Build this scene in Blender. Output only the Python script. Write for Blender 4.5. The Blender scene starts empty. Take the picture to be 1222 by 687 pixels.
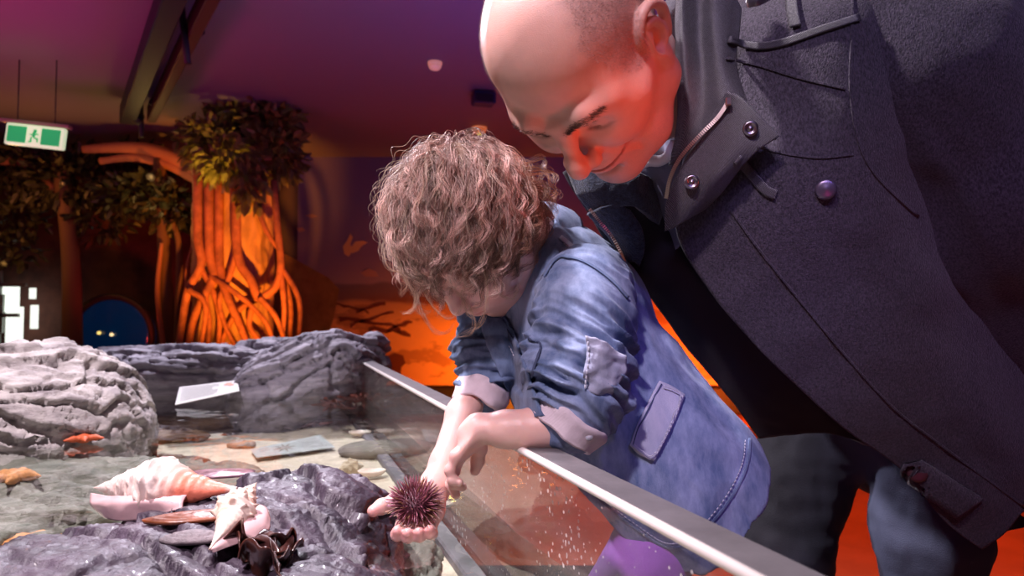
import bpy, bmesh, math, random
import numpy as np
from mathutils import Vector, Matrix
from mathutils.bvhtree import BVHTree

# ------------------------------------------------------------------ camera, world, lights
SC = bpy.context.scene
COL = SC.collection
F = 815.0
PITCH = math.atan((375 - 343.5) / F)
CAMZ = 1.0
cam_d = bpy.data.cameras.new('camera')
cam = bpy.data.objects.new('camera', cam_d)
COL.objects.link(cam)
cam.location = (0, 0, CAMZ)
cam.rotation_euler = (math.pi / 2 + PITCH, 0, 0)
cam_d.sensor_width = 36
cam_d.lens = 36 * F / 1222
cam_d.clip_start = 0.02
cam_d.dof.use_dof = True
cam_d.dof.focus_distance = 0.80
cam_d.dof.aperture_fstop = 7.0
SC.camera = cam
SC.view_settings.view_transform = 'Standard'
SC.view_settings.look = 'None'
SC.view_settings.gamma = 1
SC.view_settings.use_curve_mapping = False
SC.view_settings.exposure = 0.0
W = bpy.data.worlds.new('dim_hall')
SC.world = W
W.use_nodes = True
W.node_tree.nodes['Background'].inputs[0].default_value = (0.32, 0.16, 0.42, 1)
W.node_tree.nodes['Background'].inputs[1].default_value = 0.05

_c, _s = math.cos(PITCH), math.sin(PITCH)


def P(px, py, y):
    """world point seen at photo pixel (px, py) at forward distance y"""
    a = (px - 611) / F
    b = -(py - 343.5) / F
    dy = _c - b * _s
    dz = _s + b * _c
    return np.array([a * y / dy, y, CAMZ + dz * y / dy])


def PZ(px, py, z):
    """world point seen at photo pixel on the level z"""
    a = (px - 611) / F
    b = -(py - 343.5) / F
    dy = _c - b * _s
    dz = _s + b * _c
    t = (z - CAMZ) / dz
    return np.array([a * t, dy * t, z])


def lamp(kind, name, loc, color, power, size=0.1, target=None, spot=60, blend=0.6, size_y=None):
    d = bpy.data.lights.new(name, kind)
    d.color = color
    d.energy = power
    if kind == 'AREA':
        d.size = size
        if size_y:
            d.shape = 'RECTANGLE'
            d.size_y = size_y
    else:
        d.shadow_soft_size = size
    if kind == 'SPOT':
        d.spot_size = math.radians(spot)
        d.spot_blend = blend
    o = bpy.data.objects.new(name, d)
    COL.objects.link(o)
    o.location = loc
    if target is not None:
        o.rotation_euler = (Vector(target) - Vector(loc)).to_track_quat('-Z', 'Y').to_euler()
    return o


# pool spotlights in the ceiling above the touch tank (cool white with a pink cast)
lamp('SPOT', 'pool_spotlight', (-0.85, 0.75, 2.55), (1.0, 0.87, 0.94), 270, 0.05, (-0.25, 1.0, 0.75), 75, 0.7)
lamp('SPOT', 'pool_spotlight', (-1.1, 2.9, 2.55), (0.92, 0.86, 1.0), 270, 0.06, (-0.6, 1.7, 0.8), 80, 0.7)
lamp('SPOT', 'rail_spotlight', (-0.45, -0.5, 2.3), (1.0, 0.78, 0.90), 140, 0.06, (-0.05, 0.85, 0.95), 36, 0.9)
# coloured wash lights of the hall
lamp('SPOT', 'violet_side_wash', (0.0, -0.7, 2.2), (0.62, 0.48, 1.0), 50, 0.08, (0.60, 0.85, 1.33), 36, 0.9)
lamp('SPOT', 'red_wash_light', (1.5, 2.6, 0.55), (1.0, 0.09, 0.02), 42, 0.08, (0.12, 0.78, 1.15), 40, 0.6)
lamp('SPOT', 'red_side_light', (0.72, 0.10, 0.95), (1.0, 0.10, 0.04), 22, 0.05, (0.115, 0.70, 1.195), 17, 0.9)
lamp('SPOT', 'blue_wash_light', (0.55, -0.5, 2.0), (0.30, 0.20, 1.0), 32, 0.05, (0.24, 0.95, 0.82), 15, 0.9)
lamp('SPOT', 'magenta_low_wash', (0.25, -0.25, 0.62), (1.0, 0.04, 0.30), 9, 0.06, (0.50, 0.92, 0.92), 46, 0.9)
lamp('AREA', 'violet_ceiling_wash', (0.3, 3.0, 1.2), (0.22, 0.10, 1.0), 11, 0.9, (0.0, 3.2, 3))
lamp('AREA', 'magenta_ceiling_wash', (-3.0, 3.0, 1.2), (0.85, 0.03, 0.32), 19, 0.7, (-3.0, 3.2, 3))
lamp('SPOT', 'orange_tree_light', (-1.35, 3.7, 0.25), (1.0, 0.27, 0.02), 420, 0.05, (-2.2, 5.4, 1.45), 38, 0.8)
lamp('SPOT', 'orange_mural_light', (0.2, 6.0, 0.12), (1.0, 0.20, 0.012), 180, 0.08, (0.0, 7.0, 0.45), 130, 1.0)
lamp('SPOT', 'orange_mural_light', (2.0, 6.0, 0.12), (1.0, 0.13, 0.012), 170, 0.08, (2.0, 7.0, 0.45), 130, 1.0)
lamp('SPOT', 'orange_floor_light', (2.2, 2.9, 2.4), (1.0, 0.14, 0.01), 260, 0.1, (1.4, 3.2, 0), 75, 0.8)

# ------------------------------------------------------------------ numpy noise


def _hash(ix, iy, iz, seed):
    h = (ix * 374761393 + iy * 668265263 + iz * 2147483647 * 0 + iz * 1274126177 + seed * 974634777) & 0xffffffff
    h = ((h ^ (h >> 13)) * 1103515245) & 0xffffffff
    return h ^ (h >> 16)


_G = np.random.RandomState(3).normal(size=(256, 3))
_G /= np.linalg.norm(_G, axis=1)[:, None]


def noise(p, seed=0):
    p = np.asarray(p, dtype=np.float64)
    i = np.floor(p).astype(np.int64)
    f = p - i
    u = f * f * f * (f * (f * 6 - 15) + 10)
    out = np.zeros(len(p))
    for dx in (0, 1):
        wx = u[:, 0] if dx else 1 - u[:, 0]
        for dy in (0, 1):
            wy = u[:, 1] if dy else 1 - u[:, 1]
            for dz in (0, 1):
                wz = u[:, 2] if dz else 1 - u[:, 2]
                g = _G[_hash(i[:, 0] + dx, i[:, 1] + dy, i[:, 2] + dz, seed) & 255]
                d = g[:, 0] * (f[:, 0] - dx) + g[:, 1] * (f[:, 1] - dy) + g[:, 2] * (f[:, 2] - dz)
                out += wx * wy * wz * d
    return out * 1.5


def fbm(p, n=4, seed=0, ridged=False):
    s = 0
    a = 1
    p = np.asarray(p, dtype=np.float64)
    for k in range(n):
        v = noise(p, seed + k)
        s = s + a * ((1 - 2 * np.abs(v)) if ridged else v)
        a *= 0.5
        p = p * 2.03 + 7.1
    return s


# ------------------------------------------------------------------ signed-distance sculpting


def unit(v):
    v = np.asarray(v, float)
    return v / (np.linalg.norm(v) + 1e-12)


class SDF:
    def __init__(s, lo, hi, h):
        s.lo = np.array(lo, float)
        s.h = h
        s.n = [int(math.ceil((b - a) / h)) + 1 for a, b in zip(lo, hi)]
        s.ax = [(s.lo[i] + h * np.arange(s.n[i])).astype(np.float32) for i in range(3)]
        s.v = np.full(s.n, 0.5, np.float32)

    def box(s, lo, hi, pad):
        sl = []
        for i in range(3):
            a = int(math.floor((lo[i] - pad - s.lo[i]) / s.h))
            b = int(math.ceil((hi[i] + pad - s.lo[i]) / s.h)) + 1
            a = max(a, 0)
            b = min(b, s.n[i])
            if b <= a:
                return None, None
            sl.append(slice(a, b))
        return tuple(sl), (s.ax[0][sl[0]][:, None, None], s.ax[1][sl[1]][None, :, None], s.ax[2][sl[2]][None, None, :])

    def put(s, fn, lo, hi, k, op):
        k = max(k, 1e-5)
        sl, c = s.box(lo, hi, k + 4 * s.h)
        if sl is None:
            return
        d = fn(*c)
        a = s.v[sl]
        if op == '-':
            a, d2 = -a, d
            h = np.maximum(k - np.abs(a - d2), 0) / k
            s.v[sl] = -(np.minimum(a, d2) - h * h * k * 0.25)
        else:
            h = np.maximum(k - np.abs(a - d), 0) / k
            s.v[sl] = np.minimum(a, d) - h * h * k * 0.25

    def ell(s, c, r, k=0.01, op='+', R=None):
        c = np.array(c, float)
        r = np.array(r, float)
        if R is None:
            R = np.eye(3)
        R = np.asarray(R, float)          # columns = local axes

        def fn(X, Y, Z):
            x, y, z = X - c[0], Y - c[1], Z - c[2]
            q = [(x * R[0, i] + y * R[1, i] + z * R[2, i]) / r[i] for i in range(3)]
            k0 = np.sqrt(q[0] ** 2 + q[1] ** 2 + q[2] ** 2)
            k1 = np.sqrt((q[0] / r[0]) ** 2 + (q[1] / r[1]) ** 2 + (q[2] / r[2]) ** 2) + 1e-9
            return (k0 * (k0 - 1) / k1).astype(np.float32)
        e = np.sqrt((R ** 2) @ (r ** 2))
        s.put(fn, c - e, c + e, k, op)

    def cap(s, a, b, ra, rb, k=0.01, op='+'):
        a = np.array(a, float)
        b = np.array(b, float)
        ab = b - a
        L2 = float(ab @ ab) + 1e-12

        def fn(X, Y, Z):
            x, y, z = X - a[0], Y - a[1], Z - a[2]
            t = np.clip((x * ab[0] + y * ab[1] + z * ab[2]) / L2, 0, 1)
            return (np.sqrt((x - t * ab[0]) ** 2 + (y - t * ab[1]) ** 2 + (z - t * ab[2]) ** 2) - (ra + (rb - ra) * t)).astype(np.float32)
        m = max(ra, rb)
        s.put(fn, np.minimum(a, b) - m, np.maximum(a, b) + m, k, op)

    def chain(s, pts, rs, k=0.01, op='+'):
        if not hasattr(rs, '__len__'):
            rs = [rs] * len(pts)
        for i in range(len(pts) - 1):
            s.cap(pts[i], pts[i + 1], rs[i], rs[i + 1], k, op)

    def mesh(s):
        """surface nets"""
        v = s.v
        ins = v < 0
        nx, ny, nz = s.n
        cnt = np.zeros((nx - 1, ny - 1, nz - 1), np.int8)
        for dx in (0, 1):
            for dy in (0, 1):
                for dz in (0, 1):
                    cnt += ins[dx:nx - 1 + dx, dy:ny - 1 + dy, dz:nz - 1 + dz]
        act = (cnt > 0) & (cnt < 8)
        idx = np.full(act.shape, -1, np.int64)
        cells = np.argwhere(act)
        idx[act] = np.arange(len(cells))
        ci, cj, ck = cells.T
        acc = np.zeros((len(cells), 3))
        num = np.zeros(len(cells))
        C = [(0, 0, 0), (1, 0, 0), (0, 1, 0), (1, 1, 0), (0, 0, 1), (1, 0, 1), (0, 1, 1), (1, 1, 1)]
        vals = {c: v[ci + c[0], cj + c[1], ck + c[2]].astype(float) for c in C}
        for a in C:
            for ax in range(3):
                if a[ax] == 0:
                    b = list(a)
                    b[ax] = 1
                    b = tuple(b)
                    va, vb = vals[a], vals[b]
                    m = (va < 0) != (vb < 0)
                    t = np.where(m, va / np.where(m, va - vb, 1), 0)
                    p = np.tile(np.array(a, float), (len(cells), 1))
                    p[:, ax] += t
                    acc += p * m[:, None]
                    num += m
        verts = s.lo + s.h * (cells + acc / num[:, None])
        quads = []
        for ax in range(3):
            o1, o2 = [(1, 2), (2, 0), (0, 1)][ax]
            sa = [slice(None)] * 3
            sb = [slice(None)] * 3
            sa[ax] = slice(0, s.n[ax] - 1)
            sb[ax] = slice(1, s.n[ax])
            A, B = ins[tuple(sa)], ins[tuple(sb)]
            e = np.argwhere(A != B)
            ok = (e[:, o1] > 0) & (e[:, o2] > 0) & (e[:, o1] < s.n[o1] - 1) & (e[:, o2] < s.n[o2] - 1)
            e = e[ok]
            flip = A[tuple(e.T)]
            q = []
            for d1, d2 in ((-1, -1), (0, -1), (0, 0), (-1, 0)):
                c = e.copy()
                c[:, o1] += d1
                c[:, o2] += d2
                q.append(idx[tuple(c.T)])
            q = np.stack(q, 1)
            q[~flip] = q[~flip][:, ::-1]
            quads.append(q)
        quads = np.concatenate(quads)
        quads = quads[(quads >= 0).all(1)]
        return verts, quads


def normals(v, f):
    n = np.zeros_like(v)
    fn = np.cross(v[f[:, 2]] - v[f[:, 0]], v[f[:, 3]] - v[f[:, 1]])
    for k in range(4):
        np.add.at(n, f[:, k], fn)
    return n / (np.linalg.norm(n, axis=1)[:, None] + 1e-12)


def smooth(v, f, it=1, lam=0.5):
    e = np.concatenate([f[:, [0, 1]], f[:, [1, 2]], f[:, [2, 3]], f[:, [3, 0]]])
    for _ in range(it):
        a = np.zeros_like(v)
        c = np.zeros(len(v))
        np.add.at(a, e[:, 0], v[e[:, 1]])
        np.add.at(a, e[:, 1], v[e[:, 0]])
        np.add.at(c, e[:, 0], 1)
        np.add.at(c, e[:, 1], 1)
        v = v + lam * (a / np.maximum(c, 1)[:, None] - v)
    return v


def merge(parts):
    """join (verts, faces[, colors]) lists into one"""
    V, Fc, Cc, o = [], [], [], 0
    for p in parts:
        v = np.asarray(p[0], float)
        V.append(v)
        Fc += [tuple(int(i) + o for i in q) for q in p[1]]
        Cc.append(p[2] if len(p) > 2 and p[2] is not None else np.ones((len(v), 3)))
        o += len(v)
    return np.concatenate(V), Fc, np.concatenate(Cc)


def obj(name, v, f, material, parent=None, colors=None, sm=True, kind=None, rec=True):
    me = bpy.data.meshes.new(name)
    v = np.asarray(v, float)
    off = np.zeros(3)
    if parent is None:
        off = np.array([(v[:, 0].min() + v[:, 0].max()) / 2, (v[:, 1].min() + v[:, 1].max()) / 2, v[:, 2].min()])
    me.from_pydata((v - off).tolist(), [], [tuple(int(i) for i in q) for q in f])
    if rec and len(f) < 40000:
        bm = bmesh.new()
        bm.from_mesh(me)
        bmesh.ops.recalc_face_normals(bm, faces=bm.faces)
        bm.to_mesh(me)
        bm.free()
    if sm:
        me.polygons.foreach_set('use_smooth', [True] * len(me.polygons))
    if colors is not None:
        at = me.color_attributes.new('tint', 'FLOAT_COLOR', 'POINT')
        c4 = np.ones((len(v), 4), np.float32)
        c4[:, :3] = colors
        at.data.foreach_set('color', c4.ravel())
    me.materials.append(material)
    me.update()
    o = bpy.data.objects.new(name, me)
    COL.objects.link(o)
    if parent is not None:
        o.parent = parent
        o.matrix_parent_inverse = Matrix.Translation(parent.location).inverted()
    else:
        o.location = off
    if kind:
        o['kind'] = kind
    return o


def thing(name, label, cat, loc=(0, 0, 0), group=None):
    o = bpy.data.objects.new(name, None)
    COL.objects.link(o)
    o.location = loc
    o.empty_display_size = 0.05
    return tag(o, label, cat, group)


def tag(o, label, cat, group=None):
    o['label'] = label
    o['category'] = cat
    if group:
        o['group'] = group
    return o


def dup(root, loc, label=None, rotz=0.0, scale=1.0):
    r = root.copy()
    COL.objects.link(r)
    r.location = loc
    r.rotation_euler = (root.rotation_euler[0], root.rotation_euler[1], root.rotation_euler[2] + rotz)
    r.scale = (scale,) * 3
    if label:
        r['label'] = label
    for ch in list(root.children):
        c = ch.copy()
        COL.objects.link(c)
        c.parent = r
        for g in ch.children:
            d = g.copy()
            COL.objects.link(d)
            d.parent = c
    return r


# ---- shape builders returning (verts, faces)


def box(c, s, R=None, bev=0.0):
    c = np.array(c, float)
    h = np.array(s, float) / 2
    b = min(bev, h.min() * 0.49)
    if b <= 0:
        v = np.array([(x, y, z) for x in (-1, 1) for y in (-1, 1) for z in (-1, 1)], float) * h
        f = [(0, 1, 3, 2), (4, 6, 7, 5), (0, 4, 5, 1), (2, 3, 7, 6), (0, 2, 6, 4), (1, 5, 7, 3)]
    else:
        v = []
        ids = {}
        for sx in (-1, 1):
            for sy in (-1, 1):
                for sz in (-1, 1):
                    for ax in range(3):
                        p = np.array([sx, sy, sz]) * (h - b)
                        p[ax] = (sx, sy, sz)[ax] * h[ax]
                        ids[(sx, sy, sz, ax)] = len(v)
                        v.append(p)
        v = np.array(v)
        f = []
        for ax in range(3):
            o = [a for a in range(3) if a != ax]
            for sg in (-1, 1):
                q = []
                for a, bb in ((-1, -1), (1, -1), (1, 1), (-1, 1)):
                    k = [0, 0, 0]
                    k[ax] = sg
                    k[o[0]] = a
                    k[o[1]] = bb
                    q.append(ids[(*k, ax)])
                if (sg > 0) == (ax == 1):
                    q = q[::-1]
                f.append(tuple(q))
        for ax in range(3):
            o = [a for a in range(3) if a != ax]
            for a in (-1, 1):
                for bb in (-1, 1):
                    k0 = [0, 0, 0]
                    k0[o[0]] = a
                    k0[o[1]] = bb
                    k0[ax] = -1
                    k1 = list(k0)
                    k1[ax] = 1
                    f.append((ids[(*k0, o[0])], ids[(*k1, o[0])], ids[(*k1, o[1])], ids[(*k0, o[1])]))
        for sx in (-1, 1):
            for sy in (-1, 1):
                for sz in (-1, 1):
                    f.append(tuple(ids[(sx, sy, sz, ax)] for ax in range(3)))
    if R is not None:
        v = v @ np.asarray(R).T
    return v + c, f


def frames(pts):
    pts = np.asarray(pts, float)
    t = np.gradient(pts, axis=0)
    t /= np.linalg.norm(t, axis=1)[:, None] + 1e-12
    n = np.zeros_like(pts)
    a = np.array([0, 0, 1.0]) if abs(t[0, 2]) < 0.9 else np.array([1.0, 0, 0])
    n[0] = unit(a - t[0] * (a @ t[0]))
    for i in range(1, len(pts)):
        q = n[i - 1] - t[i] * (n[i - 1] @ t[i])
        n[i] = unit(q)
    return t, n, np.cross(t, n)


def tube(pts, rs, sides=8, caps=True, flat=1.0):
    pts = np.asarray(pts, float)
    if not hasattr(rs, '__len__'):
        rs = [rs] * len(pts)
    t, n, b = frames(pts)
    v = []
    for i in range(len(pts)):
        for k in range(sides):
            a = 2 * math.pi * k / sides
            v.append(pts[i] + rs[i] * (math.cos(a) * n[i] + flat * math.sin(a) * b[i]))
    f = []
    for i in range(len(pts) - 1):
        for k in range(sides):
            k2 = (k + 1) % sides
            f.append((i * sides + k, i * sides + k2, (i + 1) * sides + k2, (i + 1) * sides + k))
    if caps:
        f.append(tuple(range(sides))[::-1])
        f.append(tuple((len(pts) - 1) * sides + k for k in range(sides)))
    return np.array(v), f


def lathe(prof, sides=24, c=(0, 0, 0), axis=(0, 0, 1)):
    """prof: (r, h) pairs"""
    ax = unit(axis)
    a = np.array([1.0, 0, 0]) if abs(ax[0]) < 0.9 else np.array([0, 1.0, 0])
    n = unit(a - ax * (a @ ax))
    b = np.cross(ax, n)
    v, f = [], []
    for r, h in prof:
        for k in range(sides):
            t = 2 * math.pi * k / sides
            v.append(np.array(c) + ax * h + r * (math.cos(t) * n + math.sin(t) * b))
    for i in range(len(prof) - 1):
        for k in range(sides):
            k2 = (k + 1) % sides
            f.append((i * sides + k, i * sides + k2, (i + 1) * sides + k2, (i + 1) * sides + k))
    f.append(tuple(range(sides))[::-1])
    f.append(tuple((len(prof) - 1) * sides + k for k in range(sides)))
    return np.array(v), f


def crom(P4, t):
    p0, p1, p2, p3 = P4
    return 0.5 * (2 * p1 + (p2 - p0) * t + (2 * p0 - 5 * p1 + 4 * p2 - p3) * t * t + (3 * p1 - p0 - 3 * p2 + p3) * t ** 3)


def spline(pts, n):
    pts = np.asarray(pts, float)
    m = len(pts)
    out = []
    for s in np.linspace(0, m - 1, n):
        i = min(int(s), m - 2)
        t = s - i
        g = lambda j: pts[j] if 0 <= j < m else (2 * pts[0] - pts[1] if j < 0 else 2 * pts[-1] - pts[-2])
        out.append(crom((g(i - 1), g(i), g(i + 1), g(i + 2)), t))
    return np.array(out)


def net(ctrl, nu, nv):
    """ctrl[row][col] -> dense grid nv x nu x dim"""
    rows = [spline(r, nu) for r in ctrl]
    rows = np.array(rows)
    return np.stack([spline(rows[:, j], nv) for j in range(nu)], 1)


def grid_faces(nv, nu):
    return np.array([(i * nu + j, i * nu + j + 1, (i + 1) * nu + j + 1, (i + 1) * nu + j) for i in range(nv - 1) for j in range(nu - 1)])


def sheet(G, th=0.004, disp=None, toward=(0, 0, CAMZ)):
    """thick cloth sheet from a grid of points"""
    nv, nu = G.shape[:2]
    v = G.reshape(-1, 3).copy()
    f = grid_faces(nv, nu)
    n = normals(v, f)
    if (n * (np.array(toward) - v)).sum() < 0:
        f = f[:, ::-1]
        n = -n
    if disp is not None:
        v = v + n * disp(v)[:, None]
        n = normals(v, f)
    b = v - n * th
    N = len(v)
    F2 = [tuple(q) for q in f] + [tuple(q + N)[::-1] for q in f]
    edge = [i for i in range(nu)] + [i * nu + nu - 1 for i in range(1, nv)] + [(nv - 1) * nu + i for i in range(nu - 2, -1, -1)] + [i * nu for i in range(nv - 2, 0, -1)]
    # rounded rim: pull the middle of the edge out a bit
    fl = f[0][1] == 1
    for i in range(len(edge)):
        a, c = edge[i], edge[(i + 1) % len(edge)]
        F2.append((c, a, a + N, c + N) if fl else (a, c, c + N, a + N))
    return np.concatenate([v, b]), F2


def raycaster(*vfs):
    v, f, _ = merge([(a[0], a[1]) for a in vfs])
    bv = BVHTree.FromPolygons([tuple(x) for x in v], [tuple(q) for q in f])
    o = Vector((0, 0, CAMZ))

    def cast(px, py, off=0.0, y=None):
        d = Vector(P(px, py, 1.0)) - o
        d.normalize()
        loc, nor, i, dist = bv.ray_cast(o, d)
        if loc is None:
            return None
        nor = nor if nor.dot(d) < 0 else -nor
        return np.array(loc + nor * off)
    return cast


def drape(cast, G, off=0.003):
    """G grid of pixel coordinates laid on a surface"""
    nv, nu = G.shape[:2]
    out = np.zeros((nv, nu, 3))
    last = None
    miss = []
    for i in range(nv):
        for j in range(nu):
            p = cast(G[i, j, 0], G[i, j, 1], off)
            if p is None:
                miss.append((i, j))
                continue
            out[i, j] = p
            last = p
    good = np.array([(i, j) for i in range(nv) for j in range(nu) if (i, j) not in set(miss)])
    for i, j in miss:
        if len(good) == 0:
            out[i, j] = P(G[i, j, 0], G[i, j, 1], 1.0)
            continue
        g = good[np.argmin(((good - (i, j)) ** 2).sum(1))]
        out[i, j] = P(G[i, j, 0], G[i, j, 1], out[g[0], g[1]][1])
    return out


# ------------------------------------------------------------------ materials


def mat(name, color, rough=0.6, metal=0.0, bump=0.0, bscale=200.0, bdetail=3, var=0.0, vscale=8.0, color2=None,
        sss=0.0, attr=False, sheen=0.0, emit=None, estr=0.0, spec=0.5, coat=0.0, stretch=None, trans=0.0, wave=None):
    m = bpy.data.materials.new(name)
    m.use_nodes = True
    nt = m.node_tree
    N, L = nt.nodes, nt.links
    b = N['Principled BSDF']
    b.inputs['Roughness'].default_value = rough
    b.inputs['Metallic'].default_value = metal
    b.inputs['Specular IOR Level'].default_value = spec
    b.inputs['Coat Weight'].default_value = coat
    b.inputs['Sheen Weight'].default_value = sheen
    b.inputs['Transmission Weight'].default_value = trans
    c4 = (*color, 1)
    b.inputs['Base Color'].default_value = c4
    tc = N.new('ShaderNodeTexCoord')
    vec = tc.outputs['Object']
    if stretch:
        mp = N.new('ShaderNodeMapping')
        mp.inputs['Scale'].default_value = stretch[:3]
        if len(stretch) > 3:
            mp.inputs['Rotation'].default_value = stretch[3:]
        L.new(vec, mp.inputs[0])
        vec = mp.outputs[0]
    src = None
    if attr:
        a = N.new('ShaderNodeAttribute')
        a.attribute_name = 'tint'
        src = a.outputs['Color']
    if var > 0 or color2:
        n = N.new('ShaderNodeTexNoise')
        n.inputs['Scale'].default_value = vscale
        n.inputs['Detail'].default_value = 6
        n.inputs['Roughness'].default_value = 0.65
        L.new(vec, n.inputs['Vector'])
        r = N.new('ShaderNodeValToRGB')
        r.color_ramp.elements[0].position = 0.35
        r.color_ramp.elements[1].position = 0.65
        L.new(n.outputs['Fac'], r.inputs[0])
        if color2:
            r.color_ramp.elements[0].color = c4
            r.color_ramp.elements[1].color = (*color2, 1)
        else:
            r.color_ramp.elements[0].color = tuple(max(0, x * (1 - var)) for x in color) + (1,)
            r.color_ramp.elements[1].color = tuple(min(1, x * (1 + var)) for x in color) + (1,)
        if src is not None:
            mx = N.new('ShaderNodeMix')
            mx.data_type = 'RGBA'
            mx.blend_type = 'MULTIPLY'
            mx.inputs[0].default_value = 1
            L.new(r.outputs[0], mx.inputs[6])
            L.new(src, mx.inputs[7])
            src = mx.outputs[2]
        else:
            src = r.outputs[0]
    if src is not None:
        L.new(src, b.inputs['Base Color'])
    if sss:
        b.inputs['Subsurface Weight'].default_value = sss
        b.inputs['Subsurface Radius'].default_value = (1.0, 0.35, 0.2)
        b.inputs['Subsurface Scale'].default_value = 0.006
    if emit:
        b.inputs['Emission Color'].default_value = (*emit, 1)
        b.inputs['Emission Strength'].default_value = estr
    if bump:
        if wave:
            t = N.new('ShaderNodeTexWave')
            t.inputs['Scale'].default_value = bscale
            t.inputs['Distortion'].default_value = wave
            t.inputs['Detail'].default_value = 2
            t.inputs['Detail Scale'].default_value = 3
            o = t.outputs['Fac']
        else:
            t = N.new('ShaderNodeTexNoise')
            t.inputs['Scale'].default_value = bscale
            t.inputs['Detail'].default_value = bdetail
            t.inputs['Roughness'].default_value = 0.6
            o = t.outputs['Fac']
        L.new(vec, t.inputs['Vector'])
        bp = N.new('ShaderNodeBump')
        bp.inputs['Strength'].default_value = min(1, bump)
        bp.inputs['Distance'].default_value = 0.002
        L.new(o, bp.inputs['Height'])
        L.new(bp.outputs[0], b.inputs['Normal'])
    return m


def clear_mat(name, tint, gloss_rough, ior=1.33, bump=0.0, bscale=6.0, dirt=0.0):
    """thin clear sheet: fresnel reflection over a tinted see-through"""
    m = bpy.data.materials.new(name)
    m.use_nodes = True
    nt = m.node_tree
    N, L = nt.nodes, nt.links
    N.remove(N['Principled BSDF'])
    out = N['Material Output']
    tr = N.new('ShaderNodeBsdfTransparent')
    tr.inputs[0].default_value = (*tint, 1)
    gl = N.new('ShaderNodeBsdfGlossy')
    gl.inputs['Roughness'].default_value = gloss_rough
    fr = N.new('ShaderNodeFresnel')
    # same reflectance entering and leaving: a parallel slab never mirrors from within
    ge = N.new('ShaderNodeNewGeometry')
    mi = N.new('ShaderNodeMapRange')
    mi.inputs['To Min'].default_value = ior
    mi.inputs['To Max'].default_value = 1 / ior
    L.new(ge.outputs['Backfacing'], mi.inputs['Value'])
    L.new(mi.outputs[0], fr.inputs['IOR'])
    mx = N.new('ShaderNodeMixShader')
    L.new(fr.outputs[0], mx.inputs[0])
    L.new(tr.outputs[0], mx.inputs[1])
    L.new(gl.outputs[0], mx.inputs[2])
    res = mx.outputs[0]
    if bump:
        tc = N.new('ShaderNodeTexCoord')
        t = N.new('ShaderNodeTexNoise')
        t.inputs['Scale'].default_value = bscale
        t.inputs['Detail'].default_value = 2
        L.new(tc.outputs['Object'], t.inputs['Vector'])
        bp = N.new('ShaderNodeBump')
        bp.inputs['Strength'].default_value = bump
        bp.inputs['Distance'].default_value = 0.01
        L.new(t.outputs['Fac'], bp.inputs['Height'])
        L.new(bp.outputs[0], gl.inputs['Normal'])
        L.new(bp.outputs[0], fr.inputs['Normal'])
    if dirt:
        tc = N.new('ShaderNodeTexCoord')
        vo = N.new('ShaderNodeTexVoronoi')
        vo.inputs['Scale'].default_value = 110
        L.new(tc.outputs['Object'], vo.inputs['Vector'])
        nz = N.new('ShaderNodeTexNoise')
        nz.inputs['Scale'].default_value = 9
        L.new(tc.outputs['Object'], nz.inputs['Vector'])
        ma = N.new('ShaderNodeMath')
        ma.operation = 'LESS_THAN'
        th = N.new('ShaderNodeMapRange')
        th.inputs['From Min'].default_value = 0.45
        th.inputs['From Max'].default_value = 0.75
        th.inputs['To Min'].default_value = 0.0
        th.inputs['To Max'].default_value = 0.30
        L.new(nz.outputs['Fac'], th.inputs['Value'])
        L.new(vo.outputs['Distance'], ma.inputs[0])
        L.new(th.outputs[0], ma.inputs[1])
        ad = N.new('ShaderNodeMath')
        ad.operation = 'MULTIPLY_ADD'
        ad.inputs[1].default_value = 0.55
        ad.inputs[2].default_value = dirt
        L.new(ma.outputs[0], ad.inputs[0])
        df = N.new('ShaderNodeBsdfDiffuse')
        df.inputs[0].default_value = (0.75, 0.7, 0.68, 1)
        m2 = N.new('ShaderNodeMixShader')
        L.new(ad.outputs[0], m2.inputs[0])
        L.new(res, m2.inputs[1])
        L.new(df.outputs[0], m2.inputs[2])
        res = m2.outputs[0]
    L.new(res, out.inputs['Surface'])
    return m

# ================================================================== THE HALL
def struct(name, v, f, m, **k):
    return obj(name, v, f, m, kind='structure', sm=False, **k)


M_ceil = mat('ceiling_plaster', (0.27, 0.25, 0.28), 0.75, bump=0.2, bscale=14)
M_wall = mat('dark_wall_paint', (0.11, 0.085, 0.10), 0.8)
M_floor = mat('polished_red_floor', (0.42, 0.14, 0.07), 0.35, var=0.15, vscale=3)
M_dark = mat('black_paint', (0.018, 0.017, 0.022), 0.55)
WY = 7.0
CEIL = 2.62
struct('floor', *box((0, 2.6, -0.05), (10.6, 9.4, 0.1)), M_floor)
struct('ceiling', *box((0, 2.6, CEIL + 0.05), (10.6, 9.4, 0.1)), M_ceil)
struct('wall_back', *box((0, WY + 0.1, CEIL / 2), (10.6, 0.2, CEIL)), M_wall)
struct('wall_left', *box((-5.3, 2.6, CEIL / 2), (0.1, 9.4, CEIL)), M_wall)
struct('wall_right', *box((4.6, 2.6, CEIL / 2), (0.1, 9.4, CEIL)), M_wall)
struct('trim_1', *box((1.2, WY - 0.05, 0.13), (6.6, 0.1, 0.26), bev=0.01), M_dark)


# beam along the ceiling at the right
bx = box((3.2, 4.4, 2.50), (0.35, 5.0, 0.22), bev=0.01)
struct('trim_2', *bx, mat('blue_black_beam', (0.03, 0.03, 0.09), 0.6))

# ---- mural (a printed beach scene, flat on the wall)


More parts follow.
